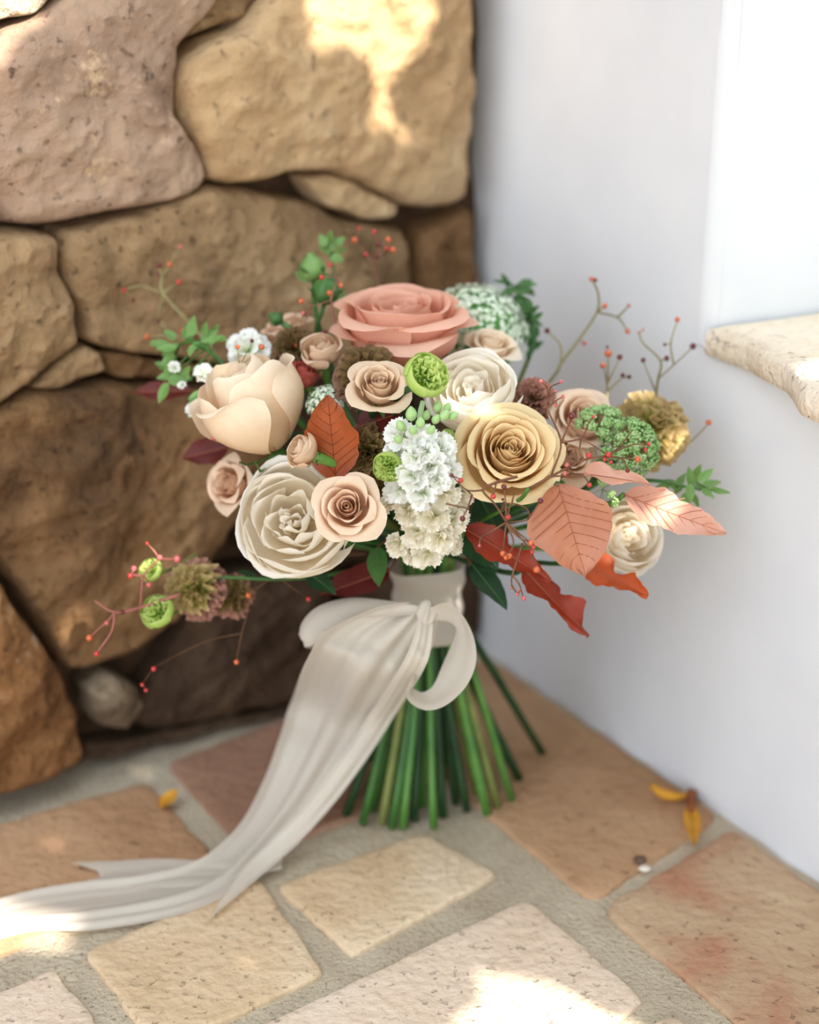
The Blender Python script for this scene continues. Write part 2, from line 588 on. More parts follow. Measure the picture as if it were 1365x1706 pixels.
ST = [
    ([(-60, 62), (60, 30), (130, -30), (180, -110), (400, -90), (345, 10), (300, 75), (280, 130), (282, 190), (308, 235), (338, 268), (343, 300), (322, 326), (250, 340), (150, 366), (78, 383), (22, 372), (-4, 338), (-60, 320)], 'stone_grey', 0.036),
    ([(284, 140), (300, 100), (340, 70), (400, 45), (430, 5), (470, -60), (560, -110), (790, -110), (782, 60), (788, 250), (786, 338), (732, 352), (664, 336), (606, 302), (556, 284), (452, 294), (384, 306), (350, 296), (336, 258), (304, 206)], 'stone_gold', 0.042),
    ([(312, 66), (345, 14), (400, -70), (470, -100), (440, -20), (405, 28), (360, 48)], 'stone_tan', 0.02),
    ([(-60, 46), (-60, -60), (130, -90), (112, -34), (52, 22)], 'stone_pale', 0.026),
    ([(514, 294), (548, 288), (598, 312), (664, 342), (656, 362), (606, 368), (550, 348)], 'stone_gold', 0.018),
    ([(100, 432), (112, 384), (236, 348), (346, 308), (430, 318), (522, 338), (566, 364), (688, 384), (702, 452), (690, 570), (520, 640), (400, 612), (262, 592), (178, 582), (142, 566), (132, 512), (106, 482)], 'stone_tan', 0.026),
    ([(706, 384), (744, 362), (790, 346), (796, 480), (796, 640), (716, 640), (708, 500)], 'stone_brown', 0.022),
    ([(-70, 384), (22, 386), (96, 394), (96, 444), (124, 504), (132, 574), (62, 636), (0, 678), (-70, 700)], 'stone_tan', 0.028),
    ([(46, 650), (100, 602), (142, 574), (166, 588), (176, 618), (112, 640)], 'stone_tan', 0.016),
    ([(170, 590), (206, 592), (262, 602), (330, 606), (400, 622), (300, 640), (196, 632)], 'stone_brown', 0.016),
    ([(-70, 706), (0, 686), (70, 652), (180, 642), (290, 648), (400, 640), (470, 700), (440, 800), (384, 880), (352, 940), (330, 1010), (240, 1080), (160, 1120), (116, 1118), (84, 1060), (44, 1000), (0, 930), (-70, 900)], 'stone_brown', 0.032),
    ([(-90, 930), (-20, 944), (34, 1020), (92, 1112), (126, 1180), (140, 1262), (70, 1300), (-90, 1350)], 'stone_rust', 0.04),
    ([(142, 1150), (176, 1120), (222, 1136), (232, 1178), (206, 1212), (160, 1204)], 'stone_cobble', 0.022),
    ([(350, 970), (420, 950), (540, 960), (580, 1050), (560, 1140), (420, 1190), (250, 1226), (220, 1200), (250, 1150), (290, 1080)], 'stone_shaded', 0.02),
    ([(480, 650), (680, 600), (700, 760), (690, 920), (560, 940), (420, 930), (400, 880), (460, 800)], 'stone_shaded', 0.022),
    ([(712, 660), (798, 650), (800, 820), (800, 950), (712, 930)], 'stone_shaded', 0.02),
    ([(590, 960), (700, 940), (802, 966), (804, 1064), (700, 1096), (600, 1126)], 'stone_shaded', 0.02),
    ([(150, 1250), (240, 1232), (470, 1180), (560, 1155), (480, 1185), (300, 1240), (160, 1278)], 'stone_shaded', 0.012),
    # stones going on past the frame
    ([(-330, 330), (-200, 310), (-80, 330), (-74, 520), (-90, 700), (-220, 720), (-340, 690)], 'stone_brown', 0.03),
    ([(-380, -60), (-200, -120), (-72, -90), (-72, 120), (-80, 300), (-210, 296), (-360, 310)], 'stone_gold', 0.032),
    ([(-380, 720), (-220, 740), (-90, 730), (-90, 900), (-100, 1080), (-260, 1130), (-400, 1090)], 'stone_tan', 0.03),
    ([(-420, 1120), (-260, 1150), (-110, 1110), (-105, 1350), (-260, 1400), (-440, 1450)], 'stone_rust', 0.032),
    ([(-60, -130), (150, -130), (380, -120), (520, -150), (500, -330), (300, -400), (-20, -380), (-80, -250)], 'stone_tan', 0.032),
    ([(540, -140), (790, -126), (794, -330), (680, -400), (530, -350)], 'stone_grey', 0.03),
    ([(-380, -100), (-200, -150), (-90, -140), (-100, -370), (-260, -420), (-400, -380)], 'stone_rust', 0.03),
]
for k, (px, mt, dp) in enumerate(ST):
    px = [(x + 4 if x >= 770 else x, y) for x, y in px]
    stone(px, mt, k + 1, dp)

# white wall: a tall block up to the edge E, then a low wall under a stone ledge
E_TOP = on_plane(1181, 546, CORNER, WR_N)
E_T = (E_TOP - CORNER).dot(WR_DIR)
LEDGE_Z = E_TOP.z
OUTW = -WR_N                                    # away from the room


def plaster_sheet(name, a, b, z0, z1, nrm, n1, n2, amp, seed, parent=None, jag=0.0):
    vs_ = []
    for j in range(n2 + 1):
        for i in range(n1 + 1):
            p = a.lerp(b, i / n1)
            p = Vector((p.x, p.y, z0 + (z1 - z0) * j / n2))
            q = p * 7 + Vector((seed, 0, 0))
            d = amp * noise.fractal(q, 1.0, 2.0, 4)
            if jag and j < 3:
                d += jag * (1 - j / 3) * noise.noise(p * 38)
            vs_.append(p + nrm * d)
    return vs_, grid_faces(n1 + 1, n2 + 1)


def join(parts):
    V, Fc = [], []
    for v, f in parts:
        o = len(V)
        V += v
        Fc += [tuple(i + o for i in t) for t in f]
    return V, Fc


FAR = 1.35
e_floor = CORNER + WR_DIR * E_T
start = CORNER - WR_DIR * 0.04
e_n = WR_DIR                                     # face turned to the viewer beside the ledge
B0 = 0.010
hi_front = plaster_sheet('a', start, e_floor - WR_DIR * (B0 - .0015), -0.01, 2.1, WR_N, 60, 260, 0.0014, 3, jag=0.004)
hi_ret = plaster_sheet('b', e_floor + OUTW * (B0 - .0015), e_floor + OUTW * 1.2, LEDGE_Z - 0.03, 2.1, e_n, 80, 120, 0.0014, 8)
# rounded arris between the two
ar = []
NA = 7
for j in range(121):
    z = LEDGE_Z - 0.012 + (2.1 - LEDGE_Z + 0.012) * j / 120
    for i in range(NA):
        g = PI / 2 * i / (NA - 1)
        c = e_floor - WR_DIR * B0 + OUTW * B0
        p = c + WR_N * B0 * math.cos(g) + WR_DIR * B0 * math.sin(g)
        p = Vector((p.x, p.y, z))
        p += (WR_N + WR_DIR) * (0.0003 + 0.0006 * noise.noise(Vector((z * 16, 3, i * 0.1))))
        ar.append(p)
arf = grid_faces(NA, 121)
lo_front = plaster_sheet('c', e_floor - WR_DIR * B0, CORNER + WR_DIR * FAR, -0.01, LEDGE_Z - 0.012, WR_N, 120, 60, 0.0014, 3, jag=0.005)
lo_top = ([Vector((p.x, p.y, LEDGE_Z - 0.013)) for p in (e_floor - WR_DIR * .02, CORNER + WR_DIR * FAR, CORNER + WR_DIR * FAR + OUTW * 1.2, e_floor - WR_DIR * .02 + OUTW * 1.2)], [(0, 1, 2, 3)])
V_, F_ = join([hi_front, hi_ret, (ar, arf), lo_front, lo_top])
tag(link('wall_right', mesh_from('wall_right', V_, F_), M['plaster']),
    'smooth whitewashed plaster wall meeting the stone wall in the corner', 'wall', kind='structure')

# ledge slab on the low wall
top = [(1178, 549), (1200, 556), (1245, 574), (1290, 596), (1318, 612), (1336, 638), (1360, 652), (1420, 676), (1520, 730), (1700, 830), (1900, 930)]
edge = catmull([on_h(x, y, LEDGE_Z) for x, y in top], 60)
V_, F_ = [], []
TH = 0.0185
back = OUTW * 0.55
for k, p in enumerate(edge):
    jx = noise.noise(p * 60) * 0.002
    rows = [(OUTW * .0 + WR_N * (-0.004 + jx), -TH), (WR_N * (0.0 + jx), -TH + .002), (WR_N * (0.001 + jx * 1.5), -TH * .5),
            (WR_N * jx, -0.003), (WR_N * (-0.003), 0.0), (OUTW * 0.02, 0.0008), (OUTW * 0.06, 0.0), (OUTW * 0.15, 0.0), (back, 0.0)]
    for d, z in rows:
        q = p + d
        V_.append(Vector((q.x, q.y, LEDGE_Z + z + 0.0012 * noise.noise(q * 30))))
nr = 9
F_ = grid_faces(nr, len(edge))
tag(link('trim_1', mesh_from('trim_1', V_, F_), M['ledge']),
    'rough pale stone ledge slab capping the low white wall', 'ledge', kind='structure')

# ------------------------------------------------------------------ bouquet: helpers
BIND = at(713, 1000, 1.0)
_d = ray(713, 1000)
BIND = CAM + _d * (0.915 / _d.y)                 # middle of the tied neck
FOOT_C = on_h(716, 1318)


def head_depth(px, py):
    """depth of the bouquet's rounded front at a pixel"""
    q = 1 - ((px - 715) / 470.0) ** 2 - ((py - 740) / 330.0) ** 2
    return 0.945 - 0.125 * math.sqrt(max(0.0, q))


FEET = [(576, 1360), (604, 1374), (636, 1374), (653, 1381), (671, 1381), (722, 1381), (738, 1362), (778, 1352), (812, 1358),
        (830, 1346), (853, 1335), (905, 1257), (847, 1262), (620, 1352), (690, 1368), (760, 1340), (590, 1330), (795, 1325),
        (660, 1345), (705, 1345), (560, 1318), (640, 1310), (740, 1300), (820, 1300), (600, 1290), (700, 1285), (780, 1275),
        (866, 1300), (660, 1262), (730, 1250), (800, 1245), (620, 1270), (690, 1240), (760, 1232), (840, 1280), (575, 1300),
        (650, 1290), (720, 1325), (670, 1320), (795, 1300), (745, 1275), (610, 1318), (830, 1320), (685, 1300), (765, 1310)]
_foot_i = [0]
STEM_MATS = ['stem_d', 'stem', 'stem_o', 'stem', 'stem_b', 'stem_b', 'stem_d', 'stem_d', 'stem_b', 'stem_o', 'stem_b', 'stem_d', 'stem_d',
             'stem', 'stem_d']


def stem_path(head, axis, pull=0.05):
    """from under a flower head down through the tied neck to its own foot on the floor"""
    i = _foot_i[0]
    _foot_i[0] += 1
    fx, fy = FEET[i % len(FEET)]
    foot = on_h(fx, fy, 0.0)
    if i >= len(FEET): foot += Vector((random.uniform(-.006, .006), random.uniform(-.006, .006), 0))
    rel = foot - FOOT_C
    off_ = Vector((rel.x, rel.y, 0)) * 0.27
    if off_.length > .0165: off_ *= .0165 / off_.length
    neck = BIND + off_
    neck_hi = neck + Vector((0, 0, 0.026))
    out_ = Vector((head.x - neck.x, head.y - neck.y, 0)) * .10
    if out_.length > .007: out_ *= .007 / out_.length
    neck_up = neck_hi + out_ + Vector((0, 0, .016))
    if head.z - neck_up.z < .012: neck_up = neck_hi + Vector((0, 0, .002))
    mid = neck.lerp(foot, 0.5) + Vector((rel.x, rel.y, 0)) * random.uniform(-0.10, 0.02)
    pts = [head, head - axis * pull * 0.6, neck_up.lerp(head - axis * pull, 0.5), neck_up, neck_hi, neck, mid, foot]
    return catmull(pts, 26), foot, i


def add_stem(root, head, axis, rad=0.0027, pull=0.05, mat=None):
    path, foot, i = stem_path(head, axis, pull)
    root.location = foot
    rel = [p - foot for p in path]
    rel[-1].z = 0.0004
    rr = rad * random.uniform(0.9, 1.15)
    v, f = tube_geo(rel, lambda t: rr * (1.0 + 0.25 * max(0, t - .55)) * (1 + .05 * math.sin(t * 40 + i)), 9)
    m = M[mat] if mat else M[STEM_MATS[i % len(STEM_MATS)]]
    me = mesh_from('stem', v, f)
    me.materials.append(m)
    me.materials.append(M['cut'])
    me.polygons[len(me.polygons) - 1].material_index = 1
    st = link('stem', me, m, root)
    return path, foot


def frame(origin, zaxis, spin=0.0, ref=None):
    z = zaxis.normalized()
    r = ref or Vector((0, 0, 1))
    x = r.cross(z)
    if x.length < 1e-3: x = Vector((1, 0, 0)).cross(z)
    x.normalize()
    y = z.cross(x)
    m = Matrix((x, y, z)).transposed().to_4x4()
    m = Matrix.Translation(origin) @ m @ Matrix.Rotation(spin, 4, 'Z')
    return m


# ------------------------------------------------------------------ roses
def rose_petal(theta, wd, rb, rt, z1, curl, R, H, sp, wave, ph, point, z0=0.0, nu=13, nv=12, pinch=0.3):
    V, U = [], []
    for j in range(nv):
        v = j / (nv - 1)
        for i in range(nu):
            u = -1 + 2 * i / (nu - 1)
            edge = 1 - pinch * abs(u) ** 3 + point * (max(0, 1 - abs(u) * 2.2)) ** 1.5
            vv = v * edge
            if vv < .55:
                r = rb * R * math.sin(vv / .55 * PI / 2) ** .7
            else:
                s = (vv - .55) / .45
                r = R * (rb + (rt - rb) * s ** 1.4)
            z = H * (z0 + (z1 - z0) * (1 - (1 - min(vv, 1.0)) ** 1.35) + max(0, vv - 1) * .6)
            s2 = max(0, (vv - .74) / .26)
            c_ = curl * (1 + .25 * math.sin(u * 2.3 + ph))
            r += c_ * R * .24 * s2 ** 1.5
            z -= c_ * R * .20 * s2 ** 2.4
            r += wave * R * math.sin(u * 4.2 + ph) * vv ** 2
            z += wave * .7 * R * math.sin(u * 5.1 + ph * 1.7) * vv ** 3
            r *= 1 + sp * u
            a = theta + u * wd * (.30 + .70 * math.sin(min(1, vv / .6) * PI / 2))
            V.append(Vector((r * math.cos(a), r * math.sin(a), z)))
            U.append((i / (nu - 1), v))
    return V, grid_faces(nu, nv), U


#        count, belly, lip, height, half width, curl
OPEN = [(2, .06, .05, .86, 2.4, .0), (3, .11, .10, .89, 1.7, .04), (4, .18, .17, .92, 1.4, .06), (4, .27, .27, .94, 1.25, .10),
        (5, .37, .38, .94, 1.15, .16), (5, .49, .52, .92, 1.10, .32), (5, .64, .70, .84, 1.05, .50), (5, .78, .92, .66, 1.0, .55)]
CUP = [(2, .08, .06, .86, 2.4, .0), (3, .17, .15, .88, 1.7, .04), (3, .32, .30, .92, 1.5, .08), (4, .50, .48, .97, 1.25, .18),
       (4, .70, .72, 1.0, 1.2, .5), (4, .84, .90, .94, 1.1, .85), (4, .90, .98, .72, 1.0, .8)]
SPRAY = [(2, .07, .06, .90, 2.4, .0), (3, .14, .13, .93, 1.7, .05), (3, .24, .24, .97, 1.5, .1), (4, .38, .39, .98, 1.25, .22),
         (4, .56, .60, .93, 1.2, .55), (4, .72, .86, .74, 1.12, .75)]
BUD = [(2, .10, .08, .94, 2.2, .0), (3, .30, .22, .98, 1.5, .05), (3, .55, .40, 1.0, 1.3, .12), (3, .80, .62, .97, 1.15, .3),
       (3, .95, .86, .86, .9, .55)]
GARDEN = [(4, .10, .09, .86, 1.4, .05), (4, .22, .20, .90, 1.1, .08), (5, .40, .36, .94, 1.0, .10),
          (5, .62, .56, .98, 1.05, .12), (5, .80, .72, 1.02, 1.15, .15), (5, .93, .86, .97, 1.15, .22), (4, 1.0, .98, .80, 1.2, .3)]


def rose(name, label, cat, px, py, Rpx, face, layers, mat, z=None, hk=1.0, wave=.015, point=0.05, spin=0.0, group=None,
         leaves=1, stem_r=.0028, jitter=.12, sepals=True, seed=0, push=0.0, pinch=.3, drop=0.55, rag=.04):
    """px,py: middle of the flower's outline; Rpx: radius in the photograph's pixels"""
    rnd = random.Random(seed * 13 + int(px))
    zz = (z if z is not None else head_depth(px, py)) + push
    R = Rpx * zz / F_PX
    H = R * 1.25 * hk
    ax = camv(*face)
    cen = at(px, py, zz)
    base = cen - ax * H * drop
    root = empty(name, base, label, cat, group)
    path, foot = add_stem(root, base + ax * 0.002, ax, stem_r)
    fm = frame(base, ax, spin)
    loc = Matrix.Translation(-foot) @ fm
    off = rnd.uniform(0, 6)
    for li, (cnt, rb, rt, z1, wd, curl) in enumerate(layers):
        off += 1.05
        for k in range(cnt):
            th = off + 2 * PI * k / cnt + rnd.uniform(-jitter, jitter)
            j1 = 1 + rnd.uniform(-.04 - rag * .5, .04 + rag * .5)
            pm = rose_petal(th, wd * (1 + rnd.uniform(-.1, .1)), rb * j1, rt * j1 * (1 + rnd.uniform(-.06, .08) * (li > 3)),
                            z1 * (1 + rnd.uniform(-rag, rag * .7)), curl * rnd.uniform(.7, 1.35), R, H, .10 if li < 5 else .06,
                            wave * rnd.uniform(.5, 1.3), rnd.uniform(0, 6), point * (li > 1), pinch=pinch)
            link('petal', mesh_from('petal', *pm), M[mat], root, loc)
    if sepals:
        # green hip with five narrow sepals
        V, Fc = [], []
        tube = [Vector((0, 0, -0.30 * R)), Vector((0, 0, -.16 * R)), Vector((0, 0, -.02 * R)), Vector((0, 0, .05 * R))]
        rr = [.07, .16, .17, .10]
        tube_geo(tube, lambda t: R * rr[min(3, int(round(t * 3)))], 10, V, Fc)
        cal = link('calyx', mesh_from('calyx', V, Fc), M['stem'], root, loc)
        for k in range(5):
            a = 2 * PI * k / 5 + off
            sv = []
            for j in range(6):
                t = j / 5
                r = R * (.15 + .55 * math.sin(t * 1.6))
                zc = R * (-.02 - .05 * t + .28 * t * t * rnd.uniform(.2, 1.2))
                wdt = R * .10 * (1 - t) ** .7
                for s in (-1, 0, 1):
                    ang = a + s * wdt / max(r, 1e-4)
                    sv.append(Vector((r * math.cos(ang), r * math.sin(ang), zc - abs(s) * .0)))
            link('sepal', mesh_from('sepal', sv, grid_faces(3, 6)), M['leaf_mid'], cal)
    for k in range(leaves):
        t = path[5 + k * 2]
        side = Vector((rnd.uniform(-1, 1), rnd.uniform(-1, .6), rnd.uniform(-.1, .7))).normalized()
        L = rnd.uniform(.028, .042)
        me = leaf_mesh(L, L * .6, .25, -.15, .05, .05, 5)
        mm = leaf_frame(t, t + side * L, Vector((0, 0, 1)) + camv(0, 0, 1) * .4)
        link('leaf', me, M['leaf_dark'], root, Matrix.Translation(-foot) @ mm)
    return root


# ------------------------------------------------------------------ leaves
def leaf_mesh(L, W, fold, bend, wave, teeth, nveins, nu=13, nv=25, tipk=.75, pleat=.025, curl=0.0, name='leaf', asym=0.0, ph=0.0):
    V, U = [], []
    for j in range(nv):
        v = j / (nv - 1)
        w_ = W / 2 * (max(0.0, math.sin(PI * v ** tipk)) ** .8) * (1 - .12 * v)
        w_ = max(w_, .0002)
        saw = (v * nveins) % 1.0
        w_ *= 1 + teeth * (saw - .5)
        wob_ = teeth * 1.3 * W
        for i in range(nu):
            u = -1 + 2 * i / (nu - 1)
            x = u * w_ * (1 + asym * u) + wob_ * abs(u) * noise.noise(Vector((v * 5 + ph, u * 1.2, W * 50))) * math.sin(PI * v)
            z = fold * abs(x) + bend * L * v * v
            z += wave * W * math.sin(v * 9 + (1.4 if u > 0 else 0) + ph) * u * u
            z += pleat * W * math.cos(2 * PI * nveins * (v - .30 * abs(u))) * min(1, abs(u) * 2) * (1 - .5 * abs(u))
            z += curl * W * (abs(u) ** 3)
            V.append(Vector((x, L * v, z)))
            U.append((i / (nu - 1), v))
    return mesh_from(name, V, grid_faces(nu, nv), U)


def leaf_frame(a, b, nrm):
    y = (b - a).normalized()
    x = y.cross(nrm).normalized()
    z = x.cross(y)
    m = Matrix((x, y, z)).transposed().to_4x4()
    return Matrix.Translation(a) @ m


def rib_geo(L, W, fold, bend, nveins, tipk=.75, rad=.0004, off=.0002, lateral=True, side=1):
    V, Fc = [], []
    mid = [Vector((0, L * t, bend * L * t * t + off * side)) for t in [k / 14 for k in range(15)]]
    tube_geo(mid, lambda t: rad * (1.25 - .9 * t), 5, V, Fc)
    V2, F2 = [], []
    if lateral:
        for k in range(1, nveins):
            v0 = (k - .35) / nveins * .92
            for s in (-1, 1):
                pts = []
                for q in range(6):
                    u = q / 5 * .93
                    v = min(.985, v0 + .30 * u * (1 - v0 * .6))
                    w_ = W / 2 * (max(0, math.sin(PI * v ** tipk)) ** .8) * (1 - .12 * v)
                    x = s * u * w_
                    pts.append(Vector((x, L * v, fold * abs(x) + bend * L * v * v + off * side)))
                tube_geo(pts, rad * .55, 4, V2, F2)
    return (V, Fc), (V2, F2)


def big_leaf(name, label, cat, a, b, za, zb, Wpx, face, mat, fold=.2, bend=0.0, wave=.05, teeth=.06, nveins=8, vein='vein_dark', stem=False,
             stem_to=None, tipk=.75, curl=0.0, group=None, lateral=True, asym=0.0, ph=0.0, side=1):
    """leaf blade from base pixel a to tip pixel b, with depth za..zb, width in pixels"""
    A = at(a[0], a[1], za)
    B = at(b[0], b[1], zb)
    L = (B - A).length
    W = Wpx * (za + zb) / 2 / F_PX
    root = empty(name, A, label, cat, group)
    o = A
    if stem:
        _, o = add_stem(root, A, (A - BIND).normalized(), .0016, .03)
    mm = leaf_frame(A - o, B - o, camv(*face))
    # keep the tip where it belongs although the blade bends
    blade = link('blade', leaf_mesh(L, W, fold, bend, wave, teeth, nveins, tipk=tipk, curl=curl, name='blade', asym=asym, ph=ph), M[mat], root, mm)
    r1, r2 = rib_geo(L, W, fold, bend, nveins, tipk, rad=max(.0003, L * .006), lateral=lateral, side=side)
    link('midrib', mesh_from('midrib', *r1), M[vein], blade)
    if lateral and r2[0]:
        link('vein', mesh_from('vein', *r2), M[vein], blade)
    if stem:
        return root
    # petiole running back into the bunch
    if stem_to is None:
        back = (BIND + Vector((0, 0, .05)) - A)
        S = A + back.normalized() * min(back.length * .5, .05)
    else:
        S = stem_to
    pts = catmull([Vector((0, 0, 0)), (S - A) * .45 + Vector((0, 0, .004)), S - A], 8)
    link('petiole', mesh_from('petiole', *tube_geo(pts, lambda t: .0007 + .0006 * t, 6)), M['twig'], root)
    return root


# ------------------------------------------------------------------ frilled flowers
def frill_petal(phi, th, R, W, r0=.2, bend=.2, frill=.10, k=6.0, ph=0.0, nu=13, nv=6, cup=0.0, teeth=0.0):
    d = Vector((math.sin(phi) * math.cos(th), math.sin(phi) * math.sin(th), math.cos(phi)))
    t = Vector((-math.sin(th), math.cos(th), 0))
    p = t.cross(d)                                       # towards the pole
    V, U = [], []
    for j in range(nv):
        v = j / (nv - 1)
        for i in range(nu):
            u = -1 + 2 * i / (nu - 1)
            ed = 1 - .22 * abs(u) ** 2.5
            if teeth: ed += teeth * (1 if i % 2 else -1) * v
            q = R * (r0 + (1 - r0) * v * ed)
            V.append(d * q + t * u * W * (.22 + .78 * v ** .8) + p * (-bend * R * v * v + frill * R * math.sin(k * u + ph) * v ** 1.6 + cup * R * u * u * v))
            U.append((i / (nu - 1), v))
    return V, grid_faces(nu, nv), U


def ruffled(name, label, cat, px, py, Rpx, face, mat, z=None, push=0.0, seed=1, n_layers=7, spread=1.75, frill=.10, wk=.30, group=None,
            inner=None, stem=True, k=7.0, dens=1.25, flat=1.0, teeth=0.0, bend=-.12):
    rnd = random.Random(seed * 31 + int(px))
    zz = (z if z is not None else head_depth(px, py)) + push
    R = Rpx * zz / F_PX
    ax = camv(*face)
    base = at(px, py, zz) - ax * R * .35
    root = empty(name, base, label, cat, group)
    if stem:
        path, foot = add_stem(root, base, ax, .0022)
    else:
        foot = base
    loc = Matrix.Translation(-foot) @ frame(base, ax, rnd.uniform(0, 6)) @ Matrix.Diagonal((1, 1, flat, 1))
    for li in range(n_layers):
        phi = .10 + (spread - .10) * li / (n_layers - 1)
        cnt = max(3, int(round(dens * (3 + 8 * math.sin(min(phi, PI / 2))))))
        for q in range(cnt):
            th = 2 * PI * (q + .5 * (li % 2)) / cnt + rnd.uniform(-.2, .2)
            pm = frill_petal(phi + rnd.uniform(-.12, .12), th, R * rnd.uniform(.86, 1.05), R * wk * rnd.uniform(.85, 1.2), .15,
                             bend * rnd.uniform(.3, 1.5), frill * rnd.uniform(.6, 1.4), k * rnd.uniform(.8, 1.2), rnd.uniform(0, 6), teeth=teeth)
            mt = M[inner] if (inner and li < n_layers * .45) else M[mat]
            link('petal', mesh_from('petal', *pm), mt, root, loc)
    return root


# ------------------------------------------------------------------ colours of the flowers
M['r_peach'] = petal_mat('petal_peach', (222, 144, 114), (241, 194, 170), .38, mid=(234, 174, 148))
M['r_cream'] = petal_mat('petal_cream', (234, 202, 160), (249, 234, 212), .38, mid=(246, 224, 194))
M['r_gold'] = petal_mat('petal_gold', (212, 164, 98), (241, 216, 168), .34, mid=(234, 198, 142))
M['r_white'] = petal_mat('petal_white', (248, 230, 192), (252, 248, 240), .52, mid=(251, 244, 230), vary=.02)
M['r_beige'] = petal_mat('petal_beige', (204, 160, 124), (235, 210, 182), .36, mid=(226, 194, 160))
M['r_blush'] = petal_mat('petal_blush', (212, 156, 118), (243, 218, 192), .36, mid=(236, 200, 168))
M['r_red'] = petal_mat('petal_red', (176, 74, 66), (214, 112, 100), .3)
M['brown'] = petal_mat('petal_brown', (126, 108, 52), (142, 106, 86), .25, mid=(130, 106, 68), vary=.2)
M['brown_dark'] = petal_mat('petal_brown_dark', (118, 94, 54), (144, 108, 92), .3, mid=(126, 98, 70), vary=.2)
M['olive'] = petal_mat('petal_olive', (142, 136, 54), (140, 112, 78), .3, mid=(140, 122, 62), vary=.15)
M['olive_pink'] = petal_mat('petal_olive_pink', (172, 176, 72), (206, 178, 132), .35, mid=(184, 180, 92), vary=.12)
M['mauve'] = petal_mat('petal_mauve', (140, 106, 70), (190, 140, 122), .3, mid=(168, 124, 102), vary=.15)
M['lime'] = petal_mat('petal_lime', (160, 194, 84), (212, 226, 142), .45, mid=(184, 210, 108), vary=.06)
M['lime_frill'] = petal_mat('petal_lime_frill', (130, 176, 66), (228, 236, 156), .4, mid=(176, 208, 98), vary=.06)
M['stock'] = petal_mat('petal_stock_white', (214, 226, 180), (250, 250, 246), .3, mid=(246, 246, 238), vary=.03)
M['stock_cream'] = petal_mat('petal_stock_cream', (228, 224, 180), (247, 241, 226), .3, mid=(244, 238, 218), vary=.03)
M['bud_green'] = plain_mat('bud_green', (150, 192, 112), (196, 222, 160), 120, .45, .4, transl=.2)
M['lace_white'] = plain_mat('lace_white', (214, 226, 196), (244, 246, 236), 260, .6, .2, transl=.25)
M['lace_green'] = plain_mat('lace_green', (150, 196, 110), (204, 226, 168), 260, .55, .3, transl=.35)
M['lace_dark'] = plain_mat('lace_dark', (72, 132, 62), (112, 168, 88), 60, .55, .3)

# ------------------------------------------------------------------ roses of the bouquet
rose('rose', 'large salmon peach rose at the top of the bouquet', 'rose', 668, 548, 101, (-.02, .90, .44), CUP, 'r_peach', z=.905, hk=1.0, wave=.035, seed=1, leaves=2, point=.03)
rose('rose', 'large pale cream rose on its side at the upper left of the bouquet', 'rose', 424, 684, 98, (-.42, .84, .34), BUD, 'r_cream', z=.868, hk=1.35, wave=.02, seed=2, leaves=2, point=.06, drop=.5)
rose('rose', 'open golden tan rose with a swirled centre, right of the white stock', 'rose', 848, 756, 92, (.10, .36, .93), OPEN, 'r_gold', z=.838, hk=.85, wave=.02, seed=3, leaves=1, point=.03)
rose('garden_rose', 'big white ruffled garden rose at the lower left of the bouquet', 'rose', 492, 868, 98, (-.12, .16, .97), GARDEN, 'r_white', z=.860, hk=.80, wave=.075, seed=4, leaves=2, jitter=.4, rag=.15, pinch=.4)
rose('garden_rose', 'white garden rose just below the salmon peach rose', 'rose', 792, 656, 74, (-.16, .52, .84), GARDEN, 'r_white', z=.868, hk=.9, wave=.06, seed=5, leaves=1, jitter=.35, rag=.12, pinch=.4)
rose('garden_rose', 'blurred cream garden rose behind the pinkish copper leaf at lower right', 'rose', 1042, 895, 62, (.30, .10, .9), GARDEN, 'r_white', z=.905, hk=.9, wave=.06, seed=6, leaves=1, jitter=.35, rag=.12, pinch=.4)
rose('spray_rose', 'small beige spray rose left of the frilly lime bud', 'rose', 631, 646, 54, (.08, .52, .85), SPRAY, 'r_beige', z=.826, hk=1.0, wave=.02, seed=7, point=.05, leaves=0)
rose('spray_rose', 'blush spray rose with pointed petals beside the white garden rose at lower left', 'rose', 580, 846, 60, (-.08, .16, .98), SPRAY, 'r_blush', z=.816, hk=.95, wave=.025, seed=8, point=.06, leaves=0)
rose('spray_rose', 'half closed blush rosebud left of the rust leaf, with green sepals', 'rose', 505, 752, 32, (-.72, .30, .62), BUD, 'r_beige', z=.826, hk=1.15, wave=.015, seed=9, point=.08, leaves=0)
rose('spray_rose', 'small blurred tan rose at the far left edge under the cream rose', 'rose', 386, 806, 46, (-.50, .10, .80), SPRAY, 'r_blush', z=.905, hk=1.1, wave=.03, seed=10, point=.08, leaves=0)
rose('spray_rose', 'small beige rose behind, left of the salmon peach rose', 'rose', 536, 586, 36, (-.15, .60, .65), BUD, 'r_beige', z=.885, hk=1.15, wave=.03, seed=11, point=.10, leaves=0)
rose('spray_rose', 'coral red rosebud above the cream rose', 'rose', 504, 626, 27, (.30, .80, .45), BUD, 'r_red', z=.888, hk=1.35, wave=.02, seed=12, point=.10, leaves=0)
rose('spray_rose', 'blush rose right of the golden rose, behind the green lace flower', 'rose', 972, 700, 60, (.10, .45, .85), SPRAY, 'r_blush', z=.885, hk=1.0, wave=.03, seed=13, point=.08, leaves=1)
rose('spray_rose', 'small blush rose low behind the right rim of the golden rose', 'rose', 948, 764, 46, (.25, .20, .90), SPRAY, 'r_blush', z=.880, hk=1.0, wave=.03, seed=14, point=.08, leaves=0)
rose('spray_rose', 'tan rose tucked under the white lace dome at upper right', 'rose', 818, 580, 46, (.20, .70, .60), SPRAY, 'r_cream', z=.920, hk=1.0, wave=.03, seed=15, point=.05, leaves=1)
